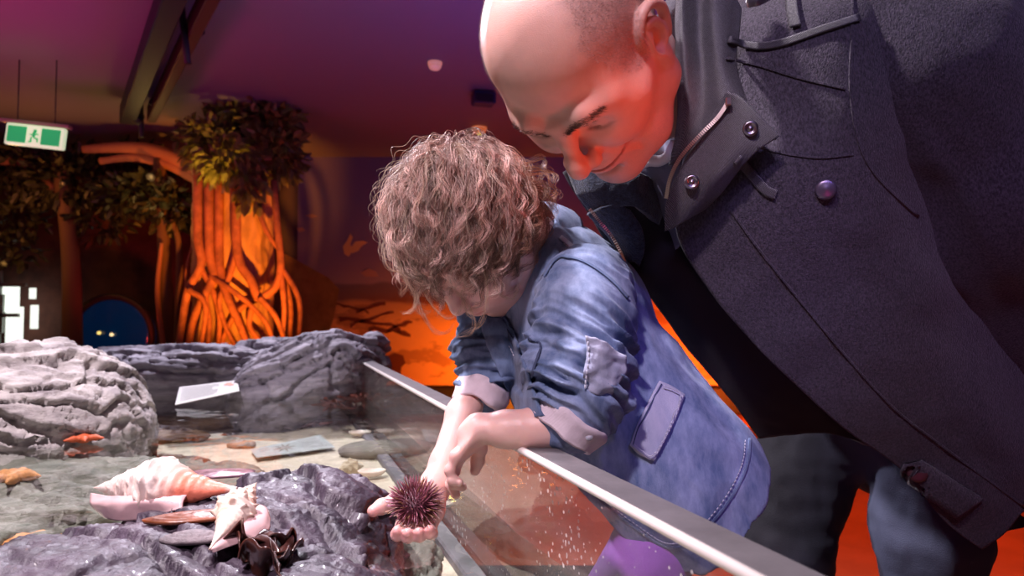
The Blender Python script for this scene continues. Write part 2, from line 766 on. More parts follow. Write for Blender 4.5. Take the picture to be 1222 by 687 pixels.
def mural_material():
    m = bpy.data.materials.new('beach_mural_print')
    m.use_nodes = True
    nt = m.node_tree
    N, L = nt.nodes, nt.links
    b = N['Principled BSDF']
    b.inputs['Roughness'].default_value = 0.55
    tc = N.new('ShaderNodeTexCoord')
    sp = N.new('ShaderNodeSeparateXYZ')
    L.new(tc.outputs['Object'], sp.inputs[0])
    r = N.new('ShaderNodeValToRGB')
    mr = N.new('ShaderNodeMapRange')
    mr.inputs['From Min'].default_value = 0.0
    mr.inputs['From Max'].default_value = 2.3
    L.new(sp.outputs['Z'], mr.inputs['Value'])
    nz = N.new('ShaderNodeTexNoise')
    nz.inputs['Scale'].default_value = 1.3
    nz.inputs['Detail'].default_value = 5
    L.new(tc.outputs['Object'], nz.inputs['Vector'])
    ad = N.new('ShaderNodeMath')
    ad.operation = 'MULTIPLY_ADD'
    ad.inputs[1].default_value = 0.10
    L.new(nz.outputs['Fac'], ad.inputs[0])
    L.new(mr.outputs[0], ad.inputs[2])
    L.new(ad.outputs[0], r.inputs[0])
    e = r.color_ramp.elements
    e[0].position = 0.0
    e[0].color = (0.80, 0.42, 0.20, 1)
    e[1].position = 1.0
    e[1].color = (0.20, 0.17, 0.42, 1)
    for p, c in ((0.43, (0.85, 0.50, 0.20)), (0.53, (0.55, 0.33, 0.16)), (0.55, (0.20, 0.12, 0.12)), (0.615, (0.17, 0.13, 0.18)), (0.628, (0.34, 0.27, 0.36)), (0.75, (0.24, 0.18, 0.36))):
        k = e.new(p)
        k.color = (*c, 1)
    # dark weed drawn over the sand
    n2 = N.new('ShaderNodeTexNoise')
    n2.inputs['Scale'].default_value = 2.0
    n2.inputs['Detail'].default_value = 8
    n2.inputs['Roughness'].default_value = 0.62
    mp = N.new('ShaderNodeMapping')
    mp.inputs['Scale'].default_value = (1.0, 1, 2.6)
    mp.inputs['Rotation'].default_value = (0, 0.35, 0)
    L.new(tc.outputs['Object'], mp.inputs[0])
    L.new(mp.outputs[0], n2.inputs['Vector'])
    r2 = N.new('ShaderNodeValToRGB')
    r2.color_ramp.elements[0].position = 0.53
    r2.color_ramp.elements[0].color = (0, 0, 0, 1)
    r2.color_ramp.elements[1].position = 0.575
    r2.color_ramp.elements[1].color = (1, 1, 1, 1)
    L.new(n2.outputs['Fac'], r2.inputs[0])
    z2 = N.new('ShaderNodeMapRange')
    z2.inputs['From Min'].default_value = 1.22
    z2.inputs['From Max'].default_value = 1.12
    L.new(sp.outputs['Z'], z2.inputs['Value'])
    mm = N.new('ShaderNodeMath')
    mm.operation = 'MULTIPLY'
    L.new(r2.outputs[0], mm.inputs[0])
    L.new(z2.outputs[0], mm.inputs[1])
    m2 = N.new('ShaderNodeMath')
    m2.operation = 'MULTIPLY'
    m2.inputs[1].default_value = 0.5
    L.new(mm.outputs[0], m2.inputs[0])
    mx = N.new('ShaderNodeMix')
    mx.data_type = 'RGBA'
    L.new(m2.outputs[0], mx.inputs[0])
    L.new(r.outputs[0], mx.inputs[6])
    mx.inputs[7].default_value = (0.20, 0.05, 0.02, 1)
    L.new(mx.outputs[2], b.inputs['Base Color'])
    return m


mural = thing('beach_mural', 'large printed beach mural at sunset covering the wall behind the pool', 'mural', (0.9, WY, 0.28))
obj('print', *box((0.9, WY - 0.01, 1.45), (6.2, 0.02, 2.34)), mural_material(), mural, sm=False)


def flatpoly(pts, y, th=0.004):
    pts = [P(a, b, y) for a, b in pts]
    n = len(pts)
    v = pts + [p - np.array([0, th, 0]) for p in pts]
    f = [tuple(range(n)), tuple(range(n, 2 * n))[::-1]] + [(i, (i + 1) % n, (i + 1) % n + n, i + n) for i in range(n)]
    return np.array(v), f


M_bird = mat('painted_pale_bird', (0.75, 0.50, 0.24), 0.6)
obj('painted_bird', *merge([flatpoly([(411, 303), (409, 294), (414, 287), (418, 279), (421, 283), (418, 291), (421, 299), (416, 306)], WY - 0.022),
                            flatpoly([(418, 296), (424, 288), (433, 287), (439, 289), (431, 294), (428, 299), (420, 302)], WY - 0.026)])[:2], M_bird, mural, sm=False)
M_dune = mat('painted_dune', (0.30, 0.17, 0.06), 0.6, var=0.3, vscale=5)
obj('painted_dune', *flatpoly([(300, 300), (335, 300), (352, 309), (372, 320), (392, 331), (405, 345), (398, 380), (380, 430), (300, 450)], WY - 0.024), M_dune, mural, sm=False)
M_cloud = mat('painted_cloud_streak', (0.45, 0.28, 0.25), 0.6)
for pl in ([(364, 257), (372, 255), (379, 258), (371, 260)], [(354, 272), (361, 271), (365, 275), (357, 277)], [(430, 325), (440, 320), (449, 324), (452, 330), (436, 330)]):
    obj('painted_cloud', *flatpoly(pl, WY - 0.022), M_cloud, mural, sm=False)
M_weed = mat('painted_dark_weed', (0.16, 0.045, 0.02), 0.6)
weed = []
rngw = random.Random(4)
for (x0, y0, x1, y1, w) in ((405, 378, 478, 392, 5), (418, 388, 470, 372, 3), (440, 392, 490, 400, 5), (398, 362, 440, 372, 3), (425, 372, 460, 360, 3), (462, 395, 492, 384, 4), (700, 300, 760, 318, 5)):
    n = 7
    up = [(x0 + (x1 - x0) * i / n, y0 + (y1 - y0) * i / n - w * rngw.uniform(0.3, 1) * (0.2 if i in (0, n) else 1)) for i in range(n + 1)]
    dn = [(a, b + w * rngw.uniform(0.5, 1.6)) for a, b in up]
    weed.append(flatpoly(up + dn[::-1], WY - 0.022))
weed.append(flatpoly([(462, 455), (459, 440), (463, 425), (471, 421), (481, 424), (484, 433), (479, 438), (478, 448), (485, 455)], WY - 0.022))
for w_ in weed:
    obj('painted_seaweed', *w_, M_weed, mural, sm=False)

# ---- left: dark rock backdrop, window, blue viewing port
v, f = box((-3.9, 6.75, 1.2), (3.0, 0.3, 2.4), bev=0.05)
struct('wall_left_rockwork', v, f, mat('dark_red_rock', (0.10, 0.035, 0.025), 0.85, bump=0.6, bscale=9, var=0.5, vscale=3))
M_frame = mat('window_frame_metal', (0.30, 0.32, 0.30), 0.5)
w0, w1 = P(2, 328, 6.4), P(28, 420, 6.4)
wc = (w0 + w1) / 2
win = thing('window_1', 'bright white daylight opening at the left edge behind the rocks', 'window', tuple(wc))
del win['label'], win['category']
win['kind'] = 'structure'
M_day = mat('daylight', (0.9, 0.95, 0.9), 0.5, emit=(0.93, 1.0, 0.90), estr=1.25)
obj('pane', *merge([box(P(9, 357, 6.4), (0.22, 0.01, 0.24)), box(P(17, 398, 6.38), (0.16, 0.01, 0.50)), box(P(39, 350, 6.39), (0.06, 0.01, 0.10)), box(P(41, 378, 6.39), (0.07, 0.01, 0.22))])[:2], M_day, win, sm=False)
obj('window_frame', *merge([box(P(-1, 370, 6.36), (0.03, 0.03, 0.75)), box(P(3, 374, 6.36), (0.02, 0.03, 0.36)), box(P(12, 340, 6.36), (0.3, 0.03, 0.03)), box(P(10, 376, 6.36), (0.2, 0.03, 0.035))])[:2], M_frame, win, sm=False)

port = thing('viewing_port', 'dim blue arched viewing port low in the dark rockwork behind the pool', 'viewing port', tuple(P(132, 450, 5.9)))
pc = P(133, 402, 5.9)
prof = [(0.0, 0.05), (0.34, 0.05), (0.35, -0.08), (0.0, -0.085)]
obj('glass', *lathe([(0.001, 0.0), (0.30, 0.0), (0.335, 0.015), (0.335, 0.10), (0.001, 0.10)], 40, pc, (0, 1, 0)), mat('deep_blue_glass', (0.005, 0.02, 0.06), 0.15, emit=(0.0, 0.035, 0.14), estr=0.16, color2=(0.0, 0.03, 0.12), vscale=4), port)
t = np.linspace(0, 2 * math.pi, 40)
obj('rim', *tube([pc + np.array([0.35 * math.cos(a), 0, 0.35 * math.sin(a)]) for a in t], 0.03, 8, caps=False), M_dark, port)
for (a, b, c) in ((120, 397, (1, .75, .2)), (135, 399, (1, .8, .4))):
    obj('indicator_light', *lathe([(0.001, -0.03), (0.011, -0.026), (0.015, -0.012), (0.012, 0)], 10, P(a, b, 5.9) - np.array([0, 0.01, 0]), (0, 1, 0)), mat('amber_glow', c, emit=c, estr=1.2), port)

# ---- mangrove trees
M_root = mat('mangrove_root_bark', (0.36, 0.13, 0.07), 0.7, bump=0.8, bscale=40, var=0.35, vscale=12)
M_trunk = mat('mangrove_trunk_bark', (0.52, 0.30, 0.14), 0.8, bump=1.0, bscale=22, var=0.35, vscale=6, stretch=(1, 1, 0.35))
M_leaf = mat('mangrove_leaf', (0.22, 0.20, 0.05), 0.45, var=0.5, vscale=6)
M_leafd = mat('unlit_mangrove_leaf', (0.035, 0.033, 0.015), 0.5, var=0.5, vscale=6)  # leaf colour darkened to stand in for shade on the unlit trees
M_barkd = mat('unlit_bark', (0.13, 0.06, 0.04), 0.8, bump=0.8, bscale=30)  # bark tone lowered so the trunks read as unlit


def leaves(c, r, n, size, seed, hang=0.4):
    rg = np.random.RandomState(seed)
    V, Fq = [], []
    for i in range(n):
        d = unit(rg.normal(size=3))
        p = np.array(c) + d * np.array(r) * rg.uniform(0.45, 1.0)
        a = unit(d + rg.normal(size=3) * 0.5 - np.array([0, 0, hang]))
        b = unit(np.cross(a, rg.normal(size=3)))
        nn = np.cross(a, b)
        L = size * rg.uniform(0.7, 1.3)
        w = L * 0.27
        k = len(V)
        V += [p, p + a * L * .35 + b * w + nn * w * .3, p + a * L * .4 - nn * w * .25, p + a * L * .35 - b * w + nn * w * .3, p + a * L * .75 + b * w * .7 + nn * w * .1 - a * 0, p + a * L * .8 - b * w * .65 + nn * w * .1, p + a * L - nn * w * .3]
        Fq += [(k, k + 1, k + 2), (k, k + 2, k + 3), (k + 1, k + 4, k + 6, k + 2), (k + 2, k + 6, k + 5, k + 3)]
    return np.array(V), Fq


tree = thing('mangrove_tree', 'floodlit mangrove tree with orange trunk and red prop roots before the mural', 'tree', (-2.2, 5.4, 0))
tr = SDF((-2.75, 5.1, 0.0), (-1.65, 5.85, 2.45), 0.02)
tr.chain([(-2.2, 5.5, -0.1), (-2.18, 5.5, 0.5), (-2.22, 5.5, 1.4), (-2.2, 5.5, 2.4)], [0.33, 0.24, 0.25, 0.27], 0.05)
for dx, rr in ((-0.22, .08), (-0.05, .09), (0.14, .08)):
    tr.chain([(-2.2 + dx * 1.5, 5.42, 0.0), (-2.2 + dx, 5.36, 0.8), (-2.2 + dx, 5.34, 2.3)], [.1, rr * .8, rr], 0.05)
v, f = tr.mesh()
n_ = normals(v, f)
v = v + n_ * (fbm(v * (9, 9, 3.0), 4, 5, True)[:, None] * 0.018)
obj('trunk', v, f, M_trunk, tree)
RT = [[(236, 195), (236, 280), (240, 315), (225, 345), (218, 380), (212, 425)], [(249, 200), (250, 300), (255, 330), (240, 360), (230, 385), (222, 428)],
      [(262, 210), (262, 310), (270, 350), (285, 385), (300, 425)], [(283, 200), (283, 300), (300, 335), (310, 355), (330, 340), (335, 315), (332, 280), (326, 215)],
      [(335, 318), (352, 345), (358, 370), (356, 410)], [(335, 318), (343, 345), (347, 370), (345, 420)], [(334, 322), (338, 350), (339, 380), (334, 425)],
      [(250, 328), (275, 345), (300, 365), (320, 390), (330, 428)], [(310, 355), (285, 370), (268, 400), (262, 428)], [(310, 355), (330, 380), (345, 425)],
      [(240, 320), (255, 350), (262, 385), (258, 428)], [(302, 200), (306, 240), (318, 275), (334, 300)], [(225, 345), (245, 365), (238, 425)],
      [(262, 330), (246, 352), (250, 385), (246, 425)], [(300, 368), (298, 390), (312, 410), (316, 430)], [(283, 300), (272, 335), (262, 360), (270, 392), (288, 425)]]
for i, r_ in enumerate(RT):
    y = 5.15 + 0.03 * (i % 3)
    pts = spline([P(a, b, y - 0.10 * (b > 330) * ((i * 37 % 5) / 5)) for a, b in r_], 26)
    pts[:, 2] = np.maximum(pts[:, 2], 0.0)
    thick = 0.038 if i in (0, 1, 2, 3) else 0.024
    obj('prop_root', *tube(pts, [thick * (1 - 0.35 * k / 25) for k in range(26)], 9), M_root, tree)
cl = [leaves(P(250, 170, 5.1), (.25, .2, .16), 230, .085, 1), leaves(P(275, 195, 5.0), (.28, .15, .16), 200, .085, 2, 1.2), leaves(P(300, 225, 5.0), (.1, .08, .2), 60, .1, 3, 1.6),
      leaves(P(232, 160, 5.1), (.1, .1, .1), 60, .09, 4), leaves(P(318, 150, 5.3), (.30, .25, .28), 480, .09, 5), leaves(P(330, 185, 5.3), (.22, .25, .22), 260, .09, 6), leaves(P(285, 140, 5.3), (.3, .2, .16), 220, .09, 7)]
obj('foliage', *merge(cl)[:2], M_leaf, tree, sm=False, kind='stuff')

M_brn = mat('lit_branch_bark', (0.40, 0.15, 0.09), 0.8, bump=0.6, bscale=30)  # brighter bark copy, warm light put into the branch colour


def dark_tree(label, trunks, clusters, y, name='mangrove_tree', lm=M_leafd):
    px, py = trunks[0][0][:2]
    base = P(px, 420, y)
    base[2] = 0
    t_ = thing(name, label, 'tree', tuple(base))
    for i, tk in enumerate(trunks):
        pts = spline([P(a, b, y) for a, b, _ in tk], 22)
        rs = np.interp(np.linspace(0, len(tk) - 1, 22), range(len(tk)), [r for _, _, r in tk])
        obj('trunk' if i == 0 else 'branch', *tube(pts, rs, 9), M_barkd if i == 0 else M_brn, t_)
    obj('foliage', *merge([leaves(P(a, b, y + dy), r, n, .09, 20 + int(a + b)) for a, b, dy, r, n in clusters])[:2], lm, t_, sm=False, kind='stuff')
    return t_


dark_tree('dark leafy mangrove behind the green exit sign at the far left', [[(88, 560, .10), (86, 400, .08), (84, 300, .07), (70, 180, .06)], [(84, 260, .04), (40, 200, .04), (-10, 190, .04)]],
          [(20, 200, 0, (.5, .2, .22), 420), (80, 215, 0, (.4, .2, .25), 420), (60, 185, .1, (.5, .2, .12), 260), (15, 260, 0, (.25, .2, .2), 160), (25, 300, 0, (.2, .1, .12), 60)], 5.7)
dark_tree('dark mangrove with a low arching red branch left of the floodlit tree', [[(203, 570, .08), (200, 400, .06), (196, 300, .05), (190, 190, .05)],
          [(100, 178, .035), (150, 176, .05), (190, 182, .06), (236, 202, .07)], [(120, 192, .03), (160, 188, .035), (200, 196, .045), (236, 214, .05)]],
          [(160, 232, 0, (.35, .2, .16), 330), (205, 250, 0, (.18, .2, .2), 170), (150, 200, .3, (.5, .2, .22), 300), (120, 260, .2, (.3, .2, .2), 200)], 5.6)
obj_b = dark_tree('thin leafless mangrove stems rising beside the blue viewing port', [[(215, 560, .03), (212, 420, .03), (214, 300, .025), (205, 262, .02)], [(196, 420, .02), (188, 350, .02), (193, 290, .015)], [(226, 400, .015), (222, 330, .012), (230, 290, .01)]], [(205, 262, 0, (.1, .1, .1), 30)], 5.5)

# lamps among the leaves light the branches around them
def spot_can(px, py, y, r, label, col=(1, 0.62, 0.18), d=(0, -1, -.6), estr=14, power=6.0, group=None):
    c = P(px, py, y)
    t_ = thing('spotlight', label, 'spotlight', tuple(c), group)
    d = unit(d)
    obj('lens', *lathe([(0.001, 0.0), (r * .9, 0.0), (r * .95, -0.01), (0.001, -0.012)], 16, c + d * 0.003, d), mat('lit_lens', col, emit=col, estr=estr), t_)
    obj('housing', *lathe([(r * 1.05, 0.012), (r * 1.12, 0.0), (r * 1.1, -r * 2.5), (r * .7, -r * 3.2), (0.001, -r * 3.2)][::-1], 16, c - d * .004, d), M_dark, t_)
    if power:
        lamp('POINT', 'lamp_glow', tuple(c + d * 0.08), col, power, 0.03)
    return t_


spot_can(180, 211, 5.35, 0.030, 'small glowing yellow spotlight under the arching red branch', power=2)
spot_can(75, 219, 5.4, 0.020, 'tiny orange spotlight in dark leaves below the exit sign', (1, .35, .08), power=1)
spot_can(5, 314, 5.4, 0.024, 'tiny orange spotlight above the bright window at the left edge', (1, .5, .1), power=1.5)
lamp('POINT', 'leaf_glow', tuple(P(8, 236, 5.2)), (1, .35, .05), 4, 0.03)
lamp('SPOT', 'leaf_uplight', tuple(P(215, 300, 5.0)), (1, .40, .04), 4, 0.03, tuple(P(185, 228, 5.55)), 70, .7)
lamp('SPOT', 'leaf_uplight', tuple(P(240, 250, 4.6)), (1, .50, .05), 22, 0.03, tuple(P(258, 170, 5.1)), 40, .7)
lamp('SPOT', 'red_wall_light', tuple(P(150, 420, 5.2)), (1, .05, .02), 18, 0.05, tuple(P(170, 300, 6.5)), 70, .9)

# ---- ceiling track with spotlights
ctk = thing('lighting_track', 'dark ceiling lighting track running away above the pool, lamps hanging from it', 'lighting track', (-2.0, 4.0, CEIL))
A_, B_ = np.array([-1.22, 2.75, 2.50]), np.array([-2.83, 5.15, 2.50])
dv = unit(B_ - A_)
sd = np.array([-dv[1], dv[0], 0])
Rt = np.stack([dv, sd, np.array([0, 0, 1.0])], 1)
obj('left_channel', *box((A_ + B_) / 2 + sd * 0.09, (np.linalg.norm(B_ - A_), 0.10, 0.14), Rt, bev=.006), mat('navy_channel', (0.010, 0.010, 0.028), .5), ctk, sm=False)
obj('right_channel', *box((A_ + B_) / 2 - sd * 0.06, (np.linalg.norm(B_ - A_) * .92, 0.06, 0.12), Rt, bev=.006), mat('warm_lit_channel', (0.06, 0.025, 0.02), .5), ctk, sm=False)  # brown tone paints the warm light on this half of the track
obj('hanger_rod', *tube([B_ + np.array([0, 0, .1]), B_ + np.array([.02, -.02, -.16])], .02, 8), M_dark, ctk)
obj('hanger_rod', *tube([A_ + dv * .9 + np.array([0, 0, .1]), A_ + dv * .9 + np.array([.04, 0, -.2])], .018, 8), M_dark, ctk)
spot_can(163, 144, 5.0, 0.030, 'lit yellow spotlight at the far end of the ceiling track', (1, .75, .3), (0.1, -1, -.9), 16, 0)
spot_can(182, 123, 4.8, 0.022, 'dim spotlight hanging second from the far end of the track', (.9, .6, .35), (-.3, -1, -.8), 1.2, 0)
spot_can(239, 37, 3.6, 0.022, 'black tilted spotlight pointing right on the near half of the track', (.9, .8, .5), (.8, -.6, -.1), .8, 0)

# ---- exit sign
ex = thing('exit_sign', 'hanging green and white illuminated exit sign with running figure', 'exit sign', tuple(P(43, 150, 4.3)))
c0 = P(43, 163, 4.3)
xr = unit(P(78, 167.5, 4.3) - P(9, 160, 4.3))
Re = np.stack([xr, np.array([0, 1, 0]), np.cross(xr, (0, 1, 0))], 1)
M_exw = mat('backlit_white', (.9, .95, .85), .4, emit=(.75, 1.0, .62), estr=.62)
M_exg = mat('backlit_green', (.02, .5, .16), .4, emit=(.05, .62, .20), estr=0.42)


def onsign(u, w, su, sw, dy=0.0):
    return box(c0 + xr * u + Re[:, 2] * w - np.array([0, .022 + dy, 0]), (su, .004, sw), Re)


obj('housing', *box(c0, (.37, .04, .135), Re, bev=.006), M_exw, ex, sm=False)
obj('left_green_panel', *onsign(-.108, 0, .120, .104), M_exg, ex, sm=False)
obj('right_green_panel', *onsign(.108, 0, .120, .104), M_exg, ex, sm=False)
obj('running_figure', *merge([onsign(.006, .030, .02, .02), onsign(0, .006, .018, .034), onsign(.018, .010, .026, .007), onsign(-.018, .006, .02, .007), onsign(.016, -.016, .024, .009), onsign(.026, -.028, .009, .026), onsign(-.014, -.026, .009, .032), onsign(-.022, -.040, .018, .008)])[:2], M_exg, ex, sm=False)
obj('mounting_bar', *box(c0 + Re[:, 2] * .082 - xr * .01, (.44, .05, .022), Re, bev=.004), mat('grey_bar', (.35, .3, .25), .5), ex, sm=False)
for s in (-.12, .12):
    obj('suspension_rod', *tube([c0 + xr * s + (0, 0, .09), (c0 + xr * s) * (1, 1, 0) + np.array([0, 0, CEIL])], .004, 6), M_dark, ex)
lamp('POINT', 'exit_sign_glow', tuple(c0 + np.array([0, -.15, .18])), (.35, 1.0, .35), .25, .1)

# ---- ceiling sensors
def dome(px, py, z, r, label, col):
    c = PZ(px, py, z)
    t_ = thing('smoke_detector', label, 'smoke detector', tuple(c))
    obj('base', *lathe([(r * 1.1, .022), (r * 1.1, .006), (r, 0)], 24, c), col, t_)
    obj('dome', *lathe([(r, 0), (r * .93, -.014), (r * .7, -.026), (r * .3, -.032), (.001, -.033)], 24, c), col, t_)
    return t_


dome(519, 78, CEIL - .02, .042, 'small round pale detector on the ceiling above the child', mat('self_lit_pale_plastic', (.85, .6, .5), .5, emit=(.9, .35, .25), estr=.35))  # faint emission in the plastic stands in for pink light on it
d2 = dome(572, 155, CEIL - .03, .06, 'small orange lit detector just above the curly hair', mat('self_lit_orange_plastic', (.7, .25, .1), .5, emit=(.7, .15, .04), estr=.5))  # orange emission stands in for hall light on the dome
obj('indicator_light', *lathe([(.012, .0), (.012, -.01), (.001, -.013)], 12, PZ(572, 155, CEIL - .03) + np.array([0, -.03, -.04])), mat('yellow_indicator', (1, .9, .1), emit=(1, .85, .05), estr=2.0), d2)
spk = thing('ceiling_speaker', 'small dark wedge speaker on the ceiling beside the bald head', 'speaker', tuple(PZ(577, 118, CEIL)))
c_ = PZ(577, 118, CEIL - .06)
obj('cabinet', *box(c_, (.16, .12, .09), [[.96, -.28, 0], [.28, .96, 0], [0, 0, 1]], bev=.01), mat('navy_plastic', (.02, .03, .10), .5), spk, sm=False)
obj('grille', *box(c_ + np.array([.01, -.065, -.01]), (.13, .01, .06), [[.96, -.28, 0], [.28, .96, 0], [0, 0, 1]], bev=.003), M_dark, spk, sm=False)

# ================================================================== THE TOUCH TANK
WZ = 0.75          # water level
SZ = 0.650         # sand level
RZ = 0.85          # top of the acrylic
pd = unit((-0.662, 1.908, 0))      # along the panel, away from the camera
pn = np.array([pd[1], -pd[0], 0])  # outwards
A0 = np.array([0.145, 0.392, 0]) - pd * 0.55
LP = 0.55 + 2.02 + 0.12
TH = 0.037
Rp = np.stack([-pd, pn, np.array([0, 0, 1.0])], 1)
mid = A0 + pd * LP / 2


def slab(c, s, bev=0.0):
    return box(c, s, Rp if np.linalg.det(Rp) > 0 else Rp, bev=bev)


M_acr = clear_mat('clear_acrylic', (0.93, 0.93, 0.95), 0.015, 1.50, dirt=0.045)
M_rim = mat('sanded_acrylic_edge', (0.13, 0.12, 0.13), 0.42, var=0.15, vscale=20, bump=.25, bscale=60)
M_bevel = mat('polished_edge', (0.80, 0.74, 0.70), 0.22, spec=.9)
acr = thing('acrylic_barrier', 'long clear acrylic wall of the touch pool with grey top edge', 'acrylic barrier', tuple(mid + (0, 0, SZ - .05)))
obj('clear_sheet', *box(mid + pn * TH / 2 + (0, 0, (RZ + SZ - .05) / 2), (LP, TH - .004, RZ - SZ + .05 - .006), Rp), M_acr, acr, sm=False)
obj('top_edge', *box(mid + pn * (TH / 2 + .001) + (0, 0, RZ - .0015), (LP, TH - .004, .003), Rp, bev=.001), M_rim, acr, sm=False)
obj('polished_bevel', *tube([A0 + pn * .001 + (0, 0, RZ - .004), A0 + pd * LP + pn * .001 + (0, 0, RZ - .004)], .0042, 12), M_bevel, acr)
M_ch = mat('grey_base_channel', (0.14, 0.13, 0.15), .5, var=.3, vscale=20)
obj('base_channel', *box(mid - pn * .014 + (0, 0, SZ + .004), (LP, .028, .016), Rp, bev=.003), M_ch, acr, sm=False)
M_tank = mat('tank_cladding', (0.06, 0.045, 0.055), .5)
tb = thing('touch_pool_base', 'dark clad base cabinet carrying the shallow touch pool', 'pool base', (-.8, 1.3, 0))
V = []
fl = [A0 + pn * TH, A0 + pd * LP + pn * TH, A0 + pd * LP + pn * TH + np.array([-.1, .35, 0]), np.array([-2.3, 2.75, 0]), np.array([-2.3, -.35, 0]), A0 + np.array([-.05, -.22, 0])]
n_ = len(fl)
vv = [p * (1, 1, 0) for p in fl] + [p * (1, 1, 0) + (0, 0, SZ - .045) for p in fl]
obj('cladding', vv, [tuple(range(n_)), tuple(range(n_, 2 * n_))[::-1]] + [(i, (i + 1) % n_, (i + 1) % n_ + n_, i + n_) for i in range(n_)], M_tank, tb, sm=False)
obj('plinth', *box((-.9, 1.2, .05), (2.5, 2.6, .1), bev=.01), M_dark, tb, sm=False)

# sand bed
nx, ny = 150, 150
gx = np.linspace(-2.2, .30, nx)
gy = np.linspace(.05, 2.55, ny)
G = np.zeros((ny, nx, 3))
G[..., 0], G[..., 1] = np.meshgrid(gx, gy)
q = G.reshape(-1, 3)
side = (q - A0) @ pn
q[:, 0] -= np.maximum(side - .001, 0) * pn[0]
q[:, 1] -= np.maximum(side - .001, 0) * pn[1]
q[:, 2] = SZ + fbm(q * 5, 4, 2) * .006 + fbm(q * 40, 2, 9) * .0012
f_ = grid_faces(ny, nx)
M_sand = mat('pale_sand', (0.62, 0.55, 0.44), .9, var=.16, vscale=26, bump=.9, bscale=420)
sb = obj('sand_bed', q, f_, M_sand, rec=False)
tag(sb, 'pale sand covering the shallow bottom of the touch pool', 'sand')
sb['kind'] = 'stuff'

# water
M_water = clear_mat('pool_water', (0.93, 0.965, 0.93), 0.01, 1.33, bump=.35, bscale=9)
wp = [A0, A0 + pd * LP, np.array([-.75, 2.55, 0]), np.array([-2.2, 2.55, 0]), np.array([-2.2, .05, 0]), np.array([A0[0], .05, 0])]
wt = obj('pool_water', [p * (1, 1, 0) + (0, 0, WZ) for p in wp], [tuple(range(len(wp)))], M_water, sm=False, rec=False)
tag(wt, 'clear still water filling the touch pool', 'water')
wt['kind'] = 'stuff'

# ---- rocks


def rock(name, label, prims, h, m, sdir, amp, fr, seed, cat='rock', fine=.12, cracks=.6, parent=None, flat=None, ret=False):
    lo = np.min([np.array(c) - max(r) * 1.1 for c, r, *_ in prims], 0) - .03
    hi = np.max([np.array(c) + max(r) * 1.1 for c, r, *_ in prims], 0) + .03
    s = SDF(lo, hi, h)
    for c, r, *R in prims:
        s.ell(c, r, .06, R=R[0] if R else None)
    v, f = s.mesh()
    # strata: noise stretched along sdir
    a = unit(sdir)
    b = unit(np.cross(a, (0.2, 0.3, 1)))
    c_ = np.cross(a, b)
    B = np.stack([a, b, c_], 1)
    for k, (A, Fq) in enumerate(((amp, fr), (amp * .38, fr * 2.4))):
        n = normals(v, f)
        w = v @ B
        wq = w[:, 2] * Fq * 1.3 + w[:, 1] * Fq * .35 + fbm(w * np.array([.2, .5, .5]) * Fq, 2, seed + k * 7) * 1.2
        q_ = wq - np.floor(wq)
        saw = q_ ** .8 - .5 - .9 * np.clip(1 - np.abs(q_ - .04) / .11, 0, 1) - .9 * np.clip(1 - np.abs(q_ - 1.04) / .11, 0, 1)
        # cross joints break the layers into blocks, shifted from layer to layer
        lay = np.floor(wq)
        wj = w[:, 0] * Fq * .26 + noise(np.stack([lay * 7.7, lay * 0, lay * 0], 1) + .5, seed + 3) * 2 + noise(w * Fq * .4, seed + 77 + k) * .5
        j_ = np.abs(wj - np.round(wj))
        joint = np.clip(1 - j_ * 16, 0, 1)
        blk = noise(np.stack([np.round(wj) * 3.7, lay * 5.3, lay * 0 + seed], 1) + .5, seed)
        v = v + n * ((saw * .8 + blk * .7) * A - joint * A * cracks * 1.0)[:, None]
    v = smooth(v, f, 1, .3)
    n = normals(v, f)
    v = v + n * (fbm(v * fr * 9, 3, seed + 50) * amp * fine)[:, None]
    if ret:
        return v, f
    o = obj(name, v, f, m, parent)
    if parent is None:
        tag(o, label, cat)
    return o, v, f


def rock_mat(name, c1, c2, rough=.75, coat=0.0, stretch=(1, 1, 1)):
    return mat(name, c1, rough, color2=c2, vscale=9, bump=1.0, bscale=160, bdetail=6, coat=coat, stretch=stretch)


M_rockpale = rock_mat('weathered_grey_rock', (.20, .17, .18), (.56, .51, .49), .8, stretch=(.6, 1, 2.2, 0, -.5, 0))
M_rockmid = rock_mat('slate_log_rock', (.14, .125, .16), (.40, .37, .43), .75, stretch=(.4, 1, 3))
M_rockwet = rock_mat('wet_purple_rock', (.018, .013, .022), (.085, .060, .088), .45, coat=.08)
M_rocksub = rock_mat('submerged_green_rock', (.13, .13, .11), (.27, .26, .22), .7, stretch=(1, 1, 2))
ob_boulder, *_ = rock('rock', 'big pale cracked boulder rising at the left edge of the pool', [((-1.00, 1.47, .72), (.20, .26, .225)), ((-1.22, 1.38, .70), (.30, .32, .22)), ((-1.25, 1.62, .7), (.3, .3, .2))], .0055, M_rockpale, (1, .1, .55), .016, 16, 11, cracks=1.1)
rock('driftwood_rock', 'long layered grey rock ledge along the far side of the pool', [((-1.0, 2.22, .79), (.42, .10, .115)), ((-1.4, 2.2, .78), (.4, .12, .105)), ((-.75, 2.28, .80), (.2, .1, .12)), ((-1.9, 2.15, .78), (.35, .13, .11))], .0065, M_rockmid, (1, 0, .03), .016, 15, 22, cracks=1.2)
c_, s_ = math.cos(.35), math.sin(.35)
Rr = np.array([[c_, 0, -s_], [0, 1, 0], [s_, 0, c_]])
rock('rock', 'tall grey boulder at the far corner where the acrylic wall ends', [((-.66, 2.16, .80), (.19, .14, .135), Rr), ((-.74, 2.10, .74), (.12, .12, .12)), ((-.58, 2.25, .82), (.12, .13, .12)), ((-.475, 2.33, .84), (.062, .08, .10))], .0055, M_rockmid, (1, .2, .55), .016, 17, 33, cracks=1.1)
